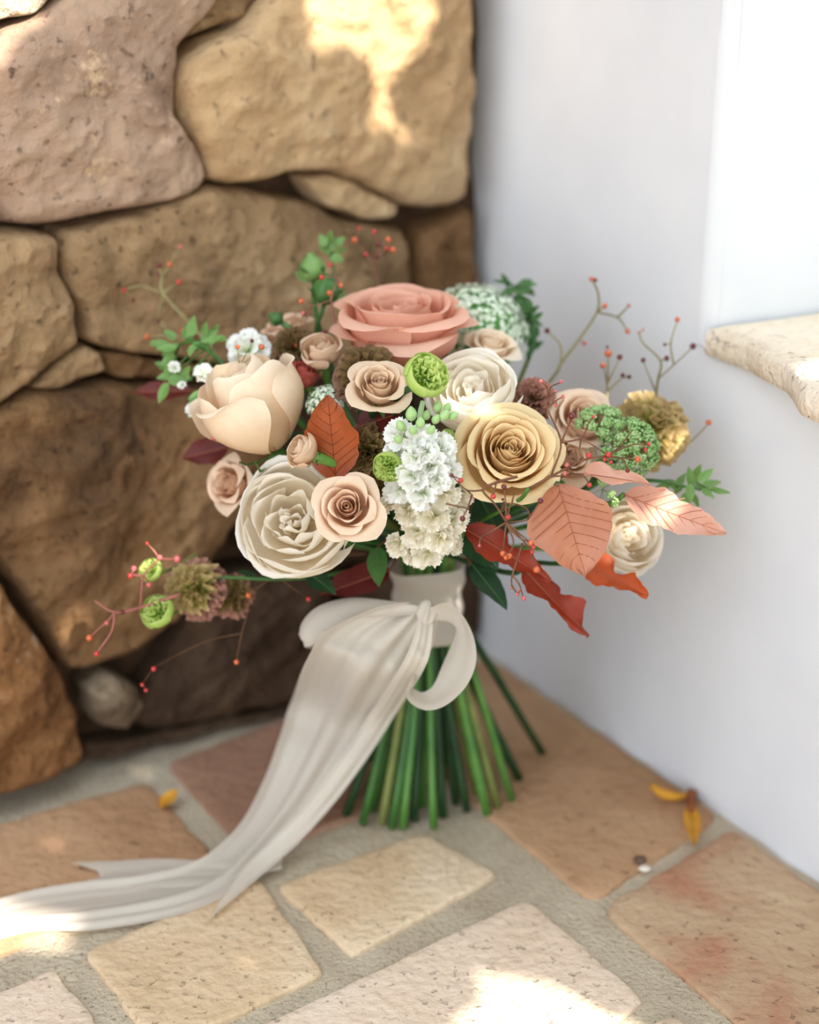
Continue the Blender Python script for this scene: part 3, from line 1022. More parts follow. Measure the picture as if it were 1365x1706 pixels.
rose('spray_rose', 'blurred pale rose at the back, upper left rim of the bouquet', 'rose', 478, 548, 44, (-.25, .85, .30), SPRAY, 'r_blush', z=.945, hk=.9, wave=.05, seed=16, point=.05, leaves=1)

# ------------------------------------------------------------------ ruffled brown flowers
ruffled('ranunculus', 'brown ruffled ranunculus behind the beige spray rose', 'flower', 608, 618, 60, (-.10, .55, .75), 'brown', z=.858, seed=1, frill=.12, inner='olive')
ruffled('ranunculus', 'dark brown ruffled ranunculus between the rust leaf and the white stock', 'flower', 614, 752, 54, (-.05, .10, .98), 'brown_dark', z=.843, seed=2, frill=.11, inner='olive')
ruffled('ranunculus', 'dusty mauve ranunculus between the white and the golden rose', 'flower', 892, 660, 40, (.20, .45, .80), 'mauve', z=.885, seed=3, frill=.10, inner='mauve')
ruffled('ranunculus', 'olive yellow ranunculus with pinkish rim at the far right', 'flower', 1092, 710, 68, (.35, .30, .85), 'olive_pink', z=.915, seed=4, frill=.12, inner='olive_pink')
ruffled('ranunculus', 'olive and brown ranunculus hanging low at the left', 'flower', 320, 980, 56, (-.25, .20, .90), 'mauve', z=.915, seed=5, frill=.16, inner='olive_pink', dens=.85, stem=False)
ruffled('ranunculus', 'small brown open ranunculus hanging low, nearest the white garden rose', 'flower', 388, 992, 42, (.30, .05, .90), 'mauve', z=.925, seed=6, frill=.2, inner='olive', dens=.5, stem=False)
ruffled('ranunculus', 'olive brown ranunculus behind the coral rosebud at upper left', 'flower', 488, 572, 40, (-.2, .6, .7), 'brown', z=.91, seed=7, frill=.14, inner='olive')
ruffled('ranunculus', 'mustard brown ranunculus tucked low beside the blush spray rose', 'flower', 636, 812, 26, (.1, .1, .98), 'brown', z=.845, seed=8, frill=.16, inner='olive', dens=.7, stem=False)

# ------------------------------------------------------------------ lime green ranunculus buds
def lime_bud(label, px, py, Rpx, face, z, seed, n_in=16, outer=5, stem=True):
    rnd = random.Random(seed)
    R = Rpx * z / F_PX
    ax = camv(*face)
    base = at(px, py, z) - ax * R * .55
    root = empty('ranunculus_bud', base, label, 'flower bud', 'lime green ranunculus buds')
    foot = base
    if stem:
        path, foot = add_stem(root, base, ax, .0020)
    else:
        link('stem', mesh_from('stem', *tube_geo(catmull([Vector((0, 0, 0)), at(px + 40, py - 8, z + .02) - base, at(px + 75, py - 30, z + .03) - base], 8), .0012, 6)), M['stem_o'], root)
    loc = Matrix.Translation(-foot) @ frame(base, ax, rnd.uniform(0, 6))
    for k in range(outer):
        pm = rose_petal(2 * PI * k / outer, .95, .92, .78, .95, .10, R, R * 1.25, .05, .03, rnd.uniform(0, 6), .0, nu=13, nv=11)
        link('outer_petal', mesh_from('outer_petal', *pm), M['lime'], root, loc)
    il = loc @ Matrix.Translation((0, 0, R * .50))
    for li, (phi, cnt) in enumerate(((.12, 3), (.45, 6), (.8, 8), (1.1, 9))):
        for q in range(cnt):
            pm = frill_petal(phi, 2 * PI * q / cnt + li, R * .95 * rnd.uniform(.9, 1.05), R * .24, .2, .05, .14, 6, rnd.uniform(0, 6), nu=11, nv=5)
            link('inner_petal', mesh_from('inner_petal', *pm), M['lime_frill'], root, il)
    return root


lime_bud('frilly lime green bud beside the beige spray rose, upper middle of the bouquet', 706, 630, 42, (.42, .35, .84), .806, 1)
lime_bud('lime green frilly bud at the left side of the white stock', 648, 776, 28, (-.25, -.25, .93), .812, 2)
lime_bud('glossy lime green bud hanging low at the far left', 266, 1022, 32, (-.35, .45, .82), .900, 3, stem=False)
lime_bud('smallest lime green bud, above the low hanging one at the far left', 254, 952, 22, (-.4, .4, .82), .905, 4, stem=False)
lime_bud('yellow green bud peeping out between stock and golden rose', 745, 728, 14, (.2, .2, .95), .835, 5)


# smooth green pods at the top
def pod(label, px, py, Rpx, face, z, seed):
    R = Rpx * z / F_PX
    ax = camv(*face)
    base = at(px, py, z) - ax * R
    root = empty('seed_pod', base, label, 'seed pod', 'green pods at the top of the bouquet')
    path, foot = add_stem(root, base, ax, .0016, mat='stem')
    loc = Matrix.Translation(-foot) @ frame(base, ax, seed)
    prof = [(0.10, 0), (.55, .15), (.92, .5), (1.0, .95), (.86, 1.4), (.55, 1.75), (.30, 1.95), (.34, 2.1), (.12, 2.12), (0.001, 2.05)]
    V, Fc = [], []
    S = 30
    for r, zz in prof:
        for s in range(S):
            g = 2 * PI * s / S
            rr = r * R * (1 + .05 * math.cos(g * 5))
            V.append(Vector((rr * math.cos(g), rr * math.sin(g), zz * R)))
    for k in range(len(prof) - 1):
        for s in range(S):
            Fc.append((k * S + s, k * S + (s + 1) % S, (k + 1) * S + (s + 1) % S, (k + 1) * S + s))
    link('capsule', mesh_from('capsule', V, Fc), M['leaf_light'] if seed % 2 else M['leaf_mid'], root, loc)
    for k in range(4):
        a = k * PI / 2 + .4
        me = leaf_mesh(R * 1.7, R * .9, .3, .35, .08, 0, 4, nu=7, nv=9, name='bract')
        d = Vector((math.cos(a), math.sin(a), .35)).normalized()
        link('bract', me, M['leaf_mid'], root, loc @ leaf_frame(Vector((0, 0, R * .1)), d, Vector((0, 0, 1))))


pod('round green pod standing highest left of the salmon peach rose', 520, 446, 22, (-.1, .95, .3), .935, 1)
pod('green pod just below the highest one, left of the salmon peach rose', 543, 484, 24, (.15, .9, .4), .93, 2)
pod('slim dark green pod above the pale rose at the upper left rim', 460, 531, 12, (-.75, .55, .3), .915, 4)


# ------------------------------------------------------------------ white stock spike
def floret_mesh(R, seed, n=11, mat='stock'):
    rnd = random.Random(seed)
    V, Fc, U = [], [], []
    for li, (phi, cnt) in enumerate(((.25, 3), (.75, 4), (1.25, 5))):
        for q in range(cnt):
            v, f, u = frill_petal(phi + rnd.uniform(-.15, .15), 2 * PI * q / cnt + rnd.uniform(-.3, .3) + li, R * rnd.uniform(.8, 1.1), R * .5, .05,
                                  .10 * rnd.uniform(-.5, 1.5), .13, 5, rnd.uniform(0, 6), nu=11, nv=6, cup=.12, teeth=.05)
            o = len(V)
            V += v
            U += u
            Fc += [tuple(i + o for i in t) for t in f]
    me = mesh_from('floret', V, Fc, U)
    me.materials.append(M[mat])
    return me


FLW = [floret_mesh(1.0, s, mat='stock') for s in range(4)]
FLC = [floret_mesh(1.0, 10 + s, mat='stock_cream') for s in range(3)]
stk_base = at(714, 915, .930)
stk_ax = camv(-.10, .9, .3)
stock = empty('stock_flower', stk_base, 'frilly white stock spike down the middle of the bouquet', 'flower')
path, foot = add_stem(stock, stk_base, stk_ax, .003, .008)
SF = [  # px, py, radius px, depth, facing
    (668, 722, 32, .812, (-.4, .4, .8), 0), (700, 735, 34, .804, (-.05, .35, .93), 0), (738, 745, 30, .812, (.4, .35, .85), 0),
    (655, 752, 24, .818, (-.6, .2, .75), 0), (720, 775, 34, .806, (.1, .1, 1), 0), (685, 790, 34, .808, (-.25, 0, .95), 0),
    (748, 785, 28, .818, (.5, 0, .85), 0), (664, 815, 30, .822, (-.45, -.1, .88), 0), (703, 822, 32, .812, (-.05, -.1, 1), 0),
    (742, 822, 30, .822, (.35, -.1, .9), 1), (770, 830, 24, .838, (.6, -.1, .75), 1), (678, 852, 28, .832, (-.3, -.2, .9), 1),
    (722, 862, 33, .826, (.05, -.2, .97), 1), (758, 868, 28, .836, (.45, -.2, .85), 1), (694, 888, 30, .838, (-.2, -.3, .9), 1),
    (735, 898, 32, .836, (.15, -.35, .9), 1), (662, 908, 24, .850, (-.5, -.3, .8), 1), (712, 925, 30, .848, (0, -.5, .85), 1),
    (756, 905, 24, .852, (.5, -.3, .8), 1), (686, 925, 24, .855, (-.3, -.5, .8), 1), (645, 838, 20, .838, (-.6, 0, .8), 1),
    (712, 752, 24, .800, (.1, .2, 1), 0), (690, 762, 24, .801, (-.15, .1, 1), 0), (730, 800, 24, .806, (.2, 0, 1), 0),
]
for k, (px, py, rp, z, fc, cr) in enumerate(SF):
    R = rp * z / F_PX * 1.02
    mt = Matrix.Translation(-foot) @ frame(at(px, py, z) - camv(*fc) * R * .35, camv(*fc), k * 1.3) @ Matrix.Scale(R, 4)
    src = FLC if cr else FLW
    link('floret', src[k % len(src)], None, stock, mt)
# the spike's inner stalk
sp = catmull([at(714, 917, .929), at(713, 875, .880), at(702, 790, .838), at(700, 700, .825), at(705, 668, .822)], 14)
link('stalk', mesh_from('stalk', *tube_geo([p - foot for p in sp], lambda t: .0035 * (1 - .6 * t), 8)), M['leaf_pale'], stock)
# closed buds at the tip
BV = []
prof = [(.05, 0), (.55, .25), (.85, .7), (.9, 1.2), (.65, 1.8), (.25, 2.25), (.01, 2.4)]
bv, bf = [], []
for r, zz in prof:
    for s in range(10):
        g = 2 * PI * s / 10
        bv.append(Vector((r * math.cos(g), r * math.sin(g), zz)))
for k in range(len(prof) - 1):
    for s in range(10):
        bf.append((k * 10 + s, k * 10 + (s + 1) % 10, (k + 1) * 10 + (s + 1) % 10, (k + 1) * 10 + s))
bud_me = mesh_from('bud', bv, bf)
for k, (px, py, rp, z, fc) in enumerate([(686, 702, 11, .803, (-.05, .95, .3)), (672, 718, 9, .803, (-.4, .8, .4)), (700, 714, 9, .798, (.05, .85, .5)),
                                         (708, 700, 8, .81, (.3, .9, .2)), (722, 706, 8, .803, (.5, .8, .3)), (735, 700, 9, .803, (.55, .75, .3)),
                                         (748, 698, 8, .806, (.8, .55, .2)), (742, 688, 8, .81, (.35, .9, .2)), (728, 688, 9, .81, (.15, .95, .2)),
                                         (715, 722, 8, .798, (.4, .6, .6)), (690, 722, 8, .798, (-.2, .5, .8)), (668, 735, 8, .801, (-.5, .3, .8))]):
    R = rp * z / F_PX
    mt = Matrix.Translation(-foot) @ frame(at(px, py, z), camv(*fc), k) @ Matrix.Scale(R, 4)
    link('bud', bud_me, M['bud_green'], stock, mt)


# ------------------------------------------------------------------ other white blossoms
ruffled('scabiosa', 'loose white blossom above the cream rose at the upper left', 'flower', 410, 578, 40, (-.3, .55, .75), 'stock', z=.915, seed=21,
        n_layers=3, spread=1.5, frill=.10, wk=.42, k=4, dens=.8, teeth=.03)


# lace flowers: domes of tiny florets, too many to count
def lace(label, name, px, py, rx, ry, face, z, mat, n, seed, fl=.0016, depthk=.6, stalks=10, group=None, stem=True, ball=False, stalk_mat='lace_dark', arc=1.45, clump=0):
    rnd = random.Random(seed)
    R = rx * z / F_PX
    ax = camv(*face)
    base = at(px, py, z) - ax * R * .55
    root = empty(name, base, label, 'flower', group)
    if stem:
        path, foot = add_stem(root, base - ax * R * .4, ax, .0018, mat='stem')
    else:
        foot = base
    loc = Matrix.Translation(-foot) @ frame(base, ax, rnd.uniform(0, 6))
    V, Fc = [], []
    tips = []
    hubs = []
    for k in range(max(clump, 1)):
        c = math.cos(arc) + (1 - math.cos(arc)) * (k + .5) / max(clump, 1)
        th = k * 2.39996
        s = math.sqrt(max(0, 1 - c * c))
        hubs.append(Vector((s * math.cos(th), s * math.sin(th), c)))
    for k in range(n):
        if clump:
            h = hubs[k % clump]
            d = (h + Vector((rnd.gauss(0, 1), rnd.gauss(0, 1), rnd.gauss(0, 1))) * .10)
            rr = R * rnd.uniform(.86, 1.05)
            d.normalize()
        else:
            c = rnd.uniform(math.cos(arc), 1)
            th = rnd.uniform(0, 2 * PI)
            s = math.sqrt(1 - c * c)
            d = Vector((s * math.cos(th), s * math.sin(th), c))
            rr = R * rnd.uniform(.88, 1.04)
        p = Vector((d.x * rr, d.y * rr, d.z * rr * depthk * 1.3))
        tips.append(p)
        a = d.cross(Vector((.3, .5, .2))).normalized()
        b = d.cross(a)
        f_ = fl * rnd.uniform(.7, 1.3)
        o = len(V)
        if ball:
            for q in (a, -a, b, -b, d, -d): V.append(p + q * f_)
            for i, j in ((0, 2), (2, 1), (1, 3), (3, 0)):
                Fc.append((o + i, o + j, o + 4))
                Fc.append((o + j, o + i, o + 5))
        else:
            V.append(p)
            for s_ in range(10):
                g = PI * 2 * s_ / 10
                rad = f_ * (1.25 if s_ % 2 else .55)
                V.append(p + (a * math.cos(g) + b * math.sin(g)) * rad + d * f_ * (.5 if s_ % 2 else .2))
            for s_ in range(10): Fc.append((o, o + 1 + s_, o + 1 + (s_ + 1) % 10))
    fo = link('floret_dome', mesh_from('floret_dome', V, Fc), M[mat], root, loc)
    fo['kind'] = 'stuff'
    V, Fc = [], []
    hub = Vector((0, 0, -R * .35))
    if clump:
        for h in hubs:
            e = Vector((h.x * R * .80, h.y * R * .80, h.z * R * .80 * depthk * 1.3))
            me = catmull([hub, hub.lerp(e, .5) + Vector((0, 0, -R * .06)), e], 7)
            link('stalk', mesh_from('stalk', *tube_geo(me, R * .018, 5)), M[stalk_mat], root, loc)
            for t in range(0):
                pass
        for k, p in enumerate(tips):
            h = hubs[k % clump]
            e = Vector((h.x * R * .80, h.y * R * .80, h.z * R * .80 * depthk * 1.3))
            tube_geo([e, p], .00022, 3, V, Fc)
    else:
        for k in range(0, n, max(1, n // 160)):
            tube_geo([hub + tips[k] * .25, tips[k] * .97], .0004, 3, V, Fc)
        # leafy green cushion under the florets
    ro = link('ray', mesh_from('ray', V, Fc), M[stalk_mat], root, loc)
    ro['kind'] = 'stuff'
    return root, loc, R


r_, loc_, R_ = lace('domed white and green lace flower behind the salmon peach rose', 'lace_flower', 802, 522, 90, 66, (.22, .72, .6), .955, 'lace_white', 900, 3, fl=.0019, depthk=.75)
cv, cf = [], []
for j in range(9):
    g = 1.7 * j / 8
    for s in range(20):
        t = 2 * PI * s / 20
        k_ = .86 * R_ * (1 + .08 * noise.noise(Vector((math.cos(t) * 3, math.sin(t) * 3, g * 4))))
        cv.append(Vector((k_ * math.sin(g) * math.cos(t), k_ * math.sin(g) * math.sin(t), k_ * math.cos(g) * .97)))
for j in range(8):
    for s in range(20):
        cf.append((j * 20 + s, j * 20 + (s + 1) % 20, (j + 1) * 20 + (s + 1) % 20, (j + 1) * 20 + s))
link('receptacle', mesh_from('receptacle', cv, cf), M['lace_dark'], r_, loc_)
lace('airy bright green lace flower on thin stalks at the right', 'lace_flower', 1056, 738, 54, 66, (.35, .40, .80), .868, 'lace_green', 2200, 5, stalk_mat='leaf_light', fl=.0011, depthk=.8, ball=True, clump=24, arc=1.5)
lace('smaller bright green lace flower in front of the blush rose at right', 'lace_flower', 1000, 692, 42, 40, (-.1, .80, .50), .868, 'lace_green', 1100, 9, stalk_mat='leaf_light', fl=.0011, depthk=.6, ball=True, clump=14, arc=1.3)
lace('small loose tuft of green lace florets under the curled pink leaf', 'lace_flower', 1008, 826, 32, 24, (.0, -.4, .9), .842, 'lace_green', 320, 6, stalk_mat='leaf_light', fl=.0010, depthk=.5, ball=True, clump=7, arc=1.4, stem=False)
lace('white lace florets peeping out above the rust leaf', 'lace_flower', 540, 665, 34, 34, (-.2, .5, .8), .862, 'lace_white', 240, 7, fl=.0013, depthk=.7, stem=False, stalk_mat='leaf_pale')

# ------------------------------------------------------------------ beech and green leaves
big_leaf('beech_leaf', 'upright rust brown beech leaf left of the dark brown ranunculus', 'leaf', (560, 802), (546, 658), .840, .822, 104, (-.22, .05, .97), 'beech_rust', vein='vein_rust', tipk=.92, fold=.10, wave=.03, nveins=8, teeth=.07, stem=True)
big_leaf('beech_leaf', 'broad pinkish copper beech leaf facing the viewer below the golden rose', 'leaf', (930, 806), (976, 960), .832, .812, 152, (.02, .32, .95), 'beech_copper', fold=.12, bend=.02, wave=.025, nveins=8, teeth=.05, tipk=.95, stem=True)
big_leaf('beech_leaf', 'pink beech leaf pointing right, at the outer right of the bouquet', 'leaf', (1040, 824), (1208, 892), .850, .846, 80, (-.12, .50, .86), 'beech_pink', vein='vein_pink', fold=.15, bend=.04, wave=.05, nveins=8, teeth=.10, stem=True)
big_leaf('beech_leaf', 'small curled pink beech leaf above the green lace tuft', 'leaf', (972, 790), (1084, 802), .836, .842, 56, (.05, .75, .55), 'beech_pink', fold=.35, bend=-.06, wave=.10, nveins=7, teeth=.06, lateral=False)
big_leaf('beech_leaf', 'red orange beech leaf in the shade behind the hanging berries', 'leaf', (772, 880), (920, 962), .872, .858, 56, (-.25, .62, .70), 'beech_red', fold=.35, bend=-.08, wave=.14, nveins=7, teeth=.22, lateral=False, stem=True)
big_leaf('beech_leaf', 'deep rust beech leaf hanging lowest at the right', 'leaf', (872, 946), (976, 1066), .885, .872, 58, (.45, .35, .80), 'beech_red', fold=.40, bend=.10, wave=.20, nveins=7, teeth=.25, lateral=False, ph=2.0, stem=True)
big_leaf('beech_leaf', 'bright orange beech leaf below the white rose at lower right', 'leaf', (962, 930), (1078, 998), .880, .868, 60, (.25, .50, .80), 'beech_orange', fold=.35, bend=.06, wave=.18, nveins=7, teeth=.25, lateral=False, stem=True)
big_leaf('beech_leaf', 'dark wine red leaf at the far left behind the green sprig', 'leaf', (318, 650), (220, 654), .965, .965, 44, (-.2, .5, .8), 'beech_wine', fold=.2, wave=.06, nveins=7, lateral=False)
big_leaf('beech_leaf', 'dark wine red leaf between the cream rose and the small tan rose', 'leaf', (382, 744), (302, 764), .945, .945, 54, (-.2, .3, .9), 'beech_wine', fold=.2, wave=.06, nveins=7, lateral=False)
big_leaf('beech_leaf', 'dark red leaf hanging beneath the white garden rose', 'leaf', (650, 950), (532, 992), .918, .905, 58, (-.1, .4, .9), 'beech_wine', fold=.2, wave=.06, nveins=7, lateral=False)
big_leaf('beech_leaf', 'brown red leaf under the beige spray rose', 'leaf', (596, 712), (668, 688), .850, .842, 60, (.1, .5, .85), 'beech_wine', fold=.2, wave=.05, nveins=7, lateral=False)
big_leaf('green_leaf', 'dark green leaf drooping right of the ribbon neck', 'leaf', (786, 940), (846, 1012), .900, .880, 50, (.30, .45, .80), 'leaf_dark', fold=.2, bend=-.05, wave=.03, nveins=5, teeth=0, vein='vein_green', lateral=False)
big_leaf('green_leaf', 'mid green leaf hanging over the left rim of the ribbon neck', 'leaf', (628, 912), (632, 978), .895, .878, 38, (-.2, .2, .95), 'leaf_mid', fold=.2, wave=.02, nveins=5, teeth=0, vein='vein_green', lateral=False)
big_leaf('green_leaf', 'small dark green leaf under the white garden rose', 'leaf', (512, 952), (560, 990), .905, .895, 36, (.1, .3, .9), 'leaf_dark', fold=.2, wave=.02, nveins=5, teeth=0, vein='vein_green', lateral=False)
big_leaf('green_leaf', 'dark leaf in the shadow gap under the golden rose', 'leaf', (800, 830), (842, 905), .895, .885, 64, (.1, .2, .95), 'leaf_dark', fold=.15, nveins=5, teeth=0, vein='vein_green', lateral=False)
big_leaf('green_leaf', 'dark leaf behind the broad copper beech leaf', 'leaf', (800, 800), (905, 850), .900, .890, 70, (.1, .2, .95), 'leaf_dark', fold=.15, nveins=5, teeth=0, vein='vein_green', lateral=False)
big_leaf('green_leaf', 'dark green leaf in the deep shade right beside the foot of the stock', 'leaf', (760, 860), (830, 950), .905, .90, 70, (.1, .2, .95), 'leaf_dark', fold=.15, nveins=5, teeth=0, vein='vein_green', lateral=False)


# ------------------------------------------------------------------ leafy sprigs
def sprig(label, stem_px, z0, z1, leaves, mat, Lpx, seed, flowers=(), wk=.5, smat='stem', name='leafy_sprig', stem=False):
    """stem along pixels, depth from z0 to z1; leaves: (px, py, angle, size)"""
    rnd = random.Random(seed)
    m = len(stem_px)
    pts = [at(x, y, z0 + (z1 - z0) * k / (m - 1)) for k, (x, y) in enumerate(stem_px)]
    root = empty(name, pts[0], label, 'greenery')
    o = pts[0]
    if stem:
        _, o = add_stem(root, pts[0], (pts[0] - BIND).normalized(), .0016, .03)
    cp = catmull(pts, 16)
    link('stem', mesh_from('stem', *tube_geo([p - o for p in cp], lambda t: .0013 * (1.2 - .7 * t), 6)), M[smat], root)
    for (px, py, ang, s) in leaves:
        bz = z0 + (z1 - z0) * .6 + rnd.uniform(-.012, .012)
        c = at(px, py, bz)
        a = math.radians(ang)
        d = (RIGHT * math.cos(a) + UP * math.sin(a) - FWD * rnd.uniform(-.2, .6)).normalized()
        L = Lpx * s * bz / F_PX
        near = min(cp, key=lambda q: (q - c).length)
        me = leaf_mesh(L, L * wk, .2, rnd.uniform(-.1, .15), .03, 0, 4, nu=9, nv=11, name='leaf', pleat=.01)
        nm = (-FWD + UP * rnd.uniform(.1, 1.0) + RIGHT * rnd.uniform(-.5, .5)).normalized()
        st = c - d * L * .5
        lf = link('leaf', me, M[mat], root, leaf_frame(st - o, st - o + d, nm))
        tw = [near - o, (near.lerp(st, .6)) - o, st - o]
        link('twig', mesh_from('twig', *tube_geo(tw, .0005, 5)), M[smat], root)
    for (px, py, s) in flowers:
        bz = z0 + (z1 - z0) * .6 - .015
        R = s * bz / F_PX
        c = at(px, py, bz)
        fc = camv(rnd.uniform(-.4, .4), rnd.uniform(.1, .7), .8)
        link('blossom', FLW[int(px) % 4], None, root, Matrix.Translation(c - o) @ frame(Vector((0, 0, 0)), fc, px) @ Matrix.Scale(R, 4))
        near = min(cp, key=lambda q: (q - c).length)
        link('twig', mesh_from('twig', *tube_geo([near - o, c - o], .0005, 5)), M[smat], root)
    return root


def rl(cx, cy, rx, ry, n, seed):
    r = random.Random(seed)
    out = []
    for k in range(n):
        a = r.uniform(0, 2 * PI)
        d = math.sqrt(r.uniform(.05, 1))
        out.append((cx + rx * d * math.cos(a), cy + ry * d * math.sin(a), math.degrees(-a) * -1 if False else -math.degrees(a) + r.uniform(-40, 40), r.uniform(.75, 1.2)))
    return out


sprig('green sprig with white blossoms sticking out at the upper left', [(400, 640), (360, 595), (320, 570), (285, 580)], .90, .93,
      rl(318, 575, 56, 36, 18, 2) + rl(290, 625, 28, 22, 8, 5) + [(272, 655, 240, 1.3), (322, 680, 250, 1.3), (330, 660, 200, 1.2)], 'leaf_light', 30, 1,
      flowers=[(338, 625, 20), (346, 662, 17), (290, 612, 12), (304, 642, 9), (322, 684, 15)], wk=.6, stem=True)
sprig('yellow green sprig reaching out at the far right', [(1060, 800), (1105, 802), (1150, 812), (1195, 818)], .895, .885,
      [(1120, 806, 150, .9), (1135, 800, 60, .8), (1150, 795, 100, 1.0), (1162, 788, 70, 1.0), (1176, 792, 40, 1.0), (1186, 806, 10, .9), (1200, 819, -10, 1.0),
       (1160, 805, 120, .9), (1170, 815, -60, .8), (1150, 822, -90, 1.0), (1142, 836, -100, 1.0), (1158, 834, -70, .9), (1105, 810, 190, .8), (1180, 822, -40, .8), (1130, 815, 230, .8)],
      'leaf_light', 36, 2, wk=.48)
sprig('blurred dark green sprig behind the lace dome at the upper right', [(880, 600), (892, 560), (880, 510), (850, 470)], .965, .985,
      rl(856, 480, 34, 24, 12, 8) + rl(884, 525, 18, 34, 10, 9) + rl(890, 575, 14, 26, 6, 10), 'leaf_mid', 28, 3, wk=.5, stem=True)
sprig('small green sprig rising highest behind the pods', [(560, 490), (556, 450), (550, 420), (546, 398)], .965, .975,
      [(538, 400, 120, .9), (552, 394, 80, .9), (566, 402, 40, .9), (568, 420, 10, 1.1), (540, 418, 160, .9), (562, 432, -20, 1.0), (550, 410, 100, .8), (500, 462, 150, 1.1), (575, 500, -40, 1.0)],
      'leaf_light', 26, 4, wk=.75)
sprig('green leaf tips along the stem of the low hanging ranunculus', [(600, 948), (530, 960), (450, 965), (380, 962), (330, 968), (285, 985)], .925, .915,
      [(410, 956, 170, 1.0), (470, 958, 160, .8)], 'leaf_dark', 34, 5, wk=.4, name='flower_branch')


# ------------------------------------------------------------------ berry sprigs
def ico(name, mat):
    bm = bmesh.new()
    bmesh.ops.create_icosphere(bm, subdivisions=2, radius=1.0)
    for v in bm.verts:
        if v.co.z > .8: v.co.z *= 1.12
    me = bpy.data.meshes.new(name)
    bm.to_mesh(me)
    bm.free()
    me.polygons.foreach_set('use_smooth', [True] * len(me.polygons))
    me.materials.append(M[mat])
    return me


BER = {'d': ico('berry', 'berry_dark'), 'r': ico('berry', 'berry_red'), 'o': ico('berry', 'berry_orange'), 'p': ico('berry', 'berry_pink')}


def berry_sprig(label, z, branches, berries, mat='twig', rad=.00055, dz=0.0, stem=False):
    """branches: pixel polylines, first point of the first one is the root; berries: (px, py, colour, radius px)"""
    o = at(*branches[0][0], z)
    root = empty('berry_sprig', o, label, 'berry sprig')
    if stem:
        _, o = add_stem(root, o, (o - BIND).normalized(), .0013, .03)
    rnd = random.Random(int(branches[0][0][0]))
    depth = {}

    def dep(p, prev):
        if p not in depth:
            depth[p] = prev + rnd.uniform(-.005, .005) + dz
        return depth[p]
    V, Fc = [], []
    for bi, br in enumerate(branches):
        zz = z if bi == 0 else depth.get(br[0], z)
        pts = []
        for p in br:
            zz = dep(p, zz)
            pts.append(at(p[0], p[1], zz) - o)
        if len(pts) == 2:
            cp = [pts[0], pts[0].lerp(pts[1], .5), pts[1]]
        else:
            cp = catmull(pts, 4 * len(pts))
        r0 = rad * (1.5 if bi == 0 else 1.0)
        link('stem' if bi == 0 else 'twig', mesh_from('twig', *tube_geo(cp, lambda t: r0 * (1.1 - .45 * t), 6)), M[mat], root)
    ends = [(p, q) for p, q in depth.items()]
    for (px, py, c, r) in berries:
        e, q = min(ends, key=lambda t: (t[0][0] - px) ** 2 + (t[0][1] - py) ** 2)
        P = at(px, py, q)
        if math.hypot(e[0] - px, e[1] - py) > r + 1:
            link('twig', mesh_from('twig', *tube_geo([at(e[0], e[1], q) - o, at((e[0] + px) / 2 + 1.5, (e[1] + py) / 2, q - .002) - o, P - o], rad * .7, 5)), M[mat], root)
        link('berry', BER[c], None, root, Matrix.Translation(P - o) @ Matrix.Rotation(rnd.uniform(0, 3), 4, 'X') @ Matrix.Scale(r * q / F_PX, 4))
    return root


berry_sprig('fine berry sprig fanning out in front of the dark gap under the golden rose', .800,
            [[(862, 794), (827, 804), (805, 817), (824, 839), (844, 870)], [(805, 817), (777, 816), (753, 792)], [(787, 825), (778, 849), (771, 862)],
             [(777, 816), (787, 825)], [(743, 839), (783, 848)], [(827, 804), (824, 818), (822, 825)], [(844, 870), (843, 842), (840, 813)],
             [(844, 870), (848, 850), (853, 839), (878, 848), (879, 866), (844, 870)], [(879, 866), (901, 836)], [(853, 839), (857, 822)],
             [(844, 870), (818, 886), (802, 895), (799, 908)], [(844, 870), (838, 919)], [(844, 870), (856, 903), (848, 924)], [(844, 870), (885, 905)],
             [(844, 870), (879, 910), (894, 947)], [(844, 870), (862, 893), (885, 905)], [(871, 905), (854, 958), (853, 976)], [(854, 958), (866, 975), (872, 996)], [(853, 976), (862, 989)], [(838, 840), (850, 838)]],
            [(753, 792, 'd', 3.5), (768, 800, 'r', 4.5), (822, 827, 'r', 4.8), (771, 864, 'd', 5), (840, 811, 'd', 5), (846, 861, 'r', 5.5), (901, 834, 'd', 5), (838, 847, 'd', 4),
             (799, 909, 'p', 2.5), (838, 922, 'o', 5), (849, 926, 'o', 5), (843, 929, 'o', 4), (885, 905, 'o', 5.5), (889, 911, 'r', 4), (887, 919, 'r', 4), (894, 949, 'o', 6),
             (853, 979, 'p', 3), (862, 990, 'p', 3.5), (866, 984, 'p', 3), (873, 997, 'p', 4), (838, 832, 'd', 2.5)], 'twig')
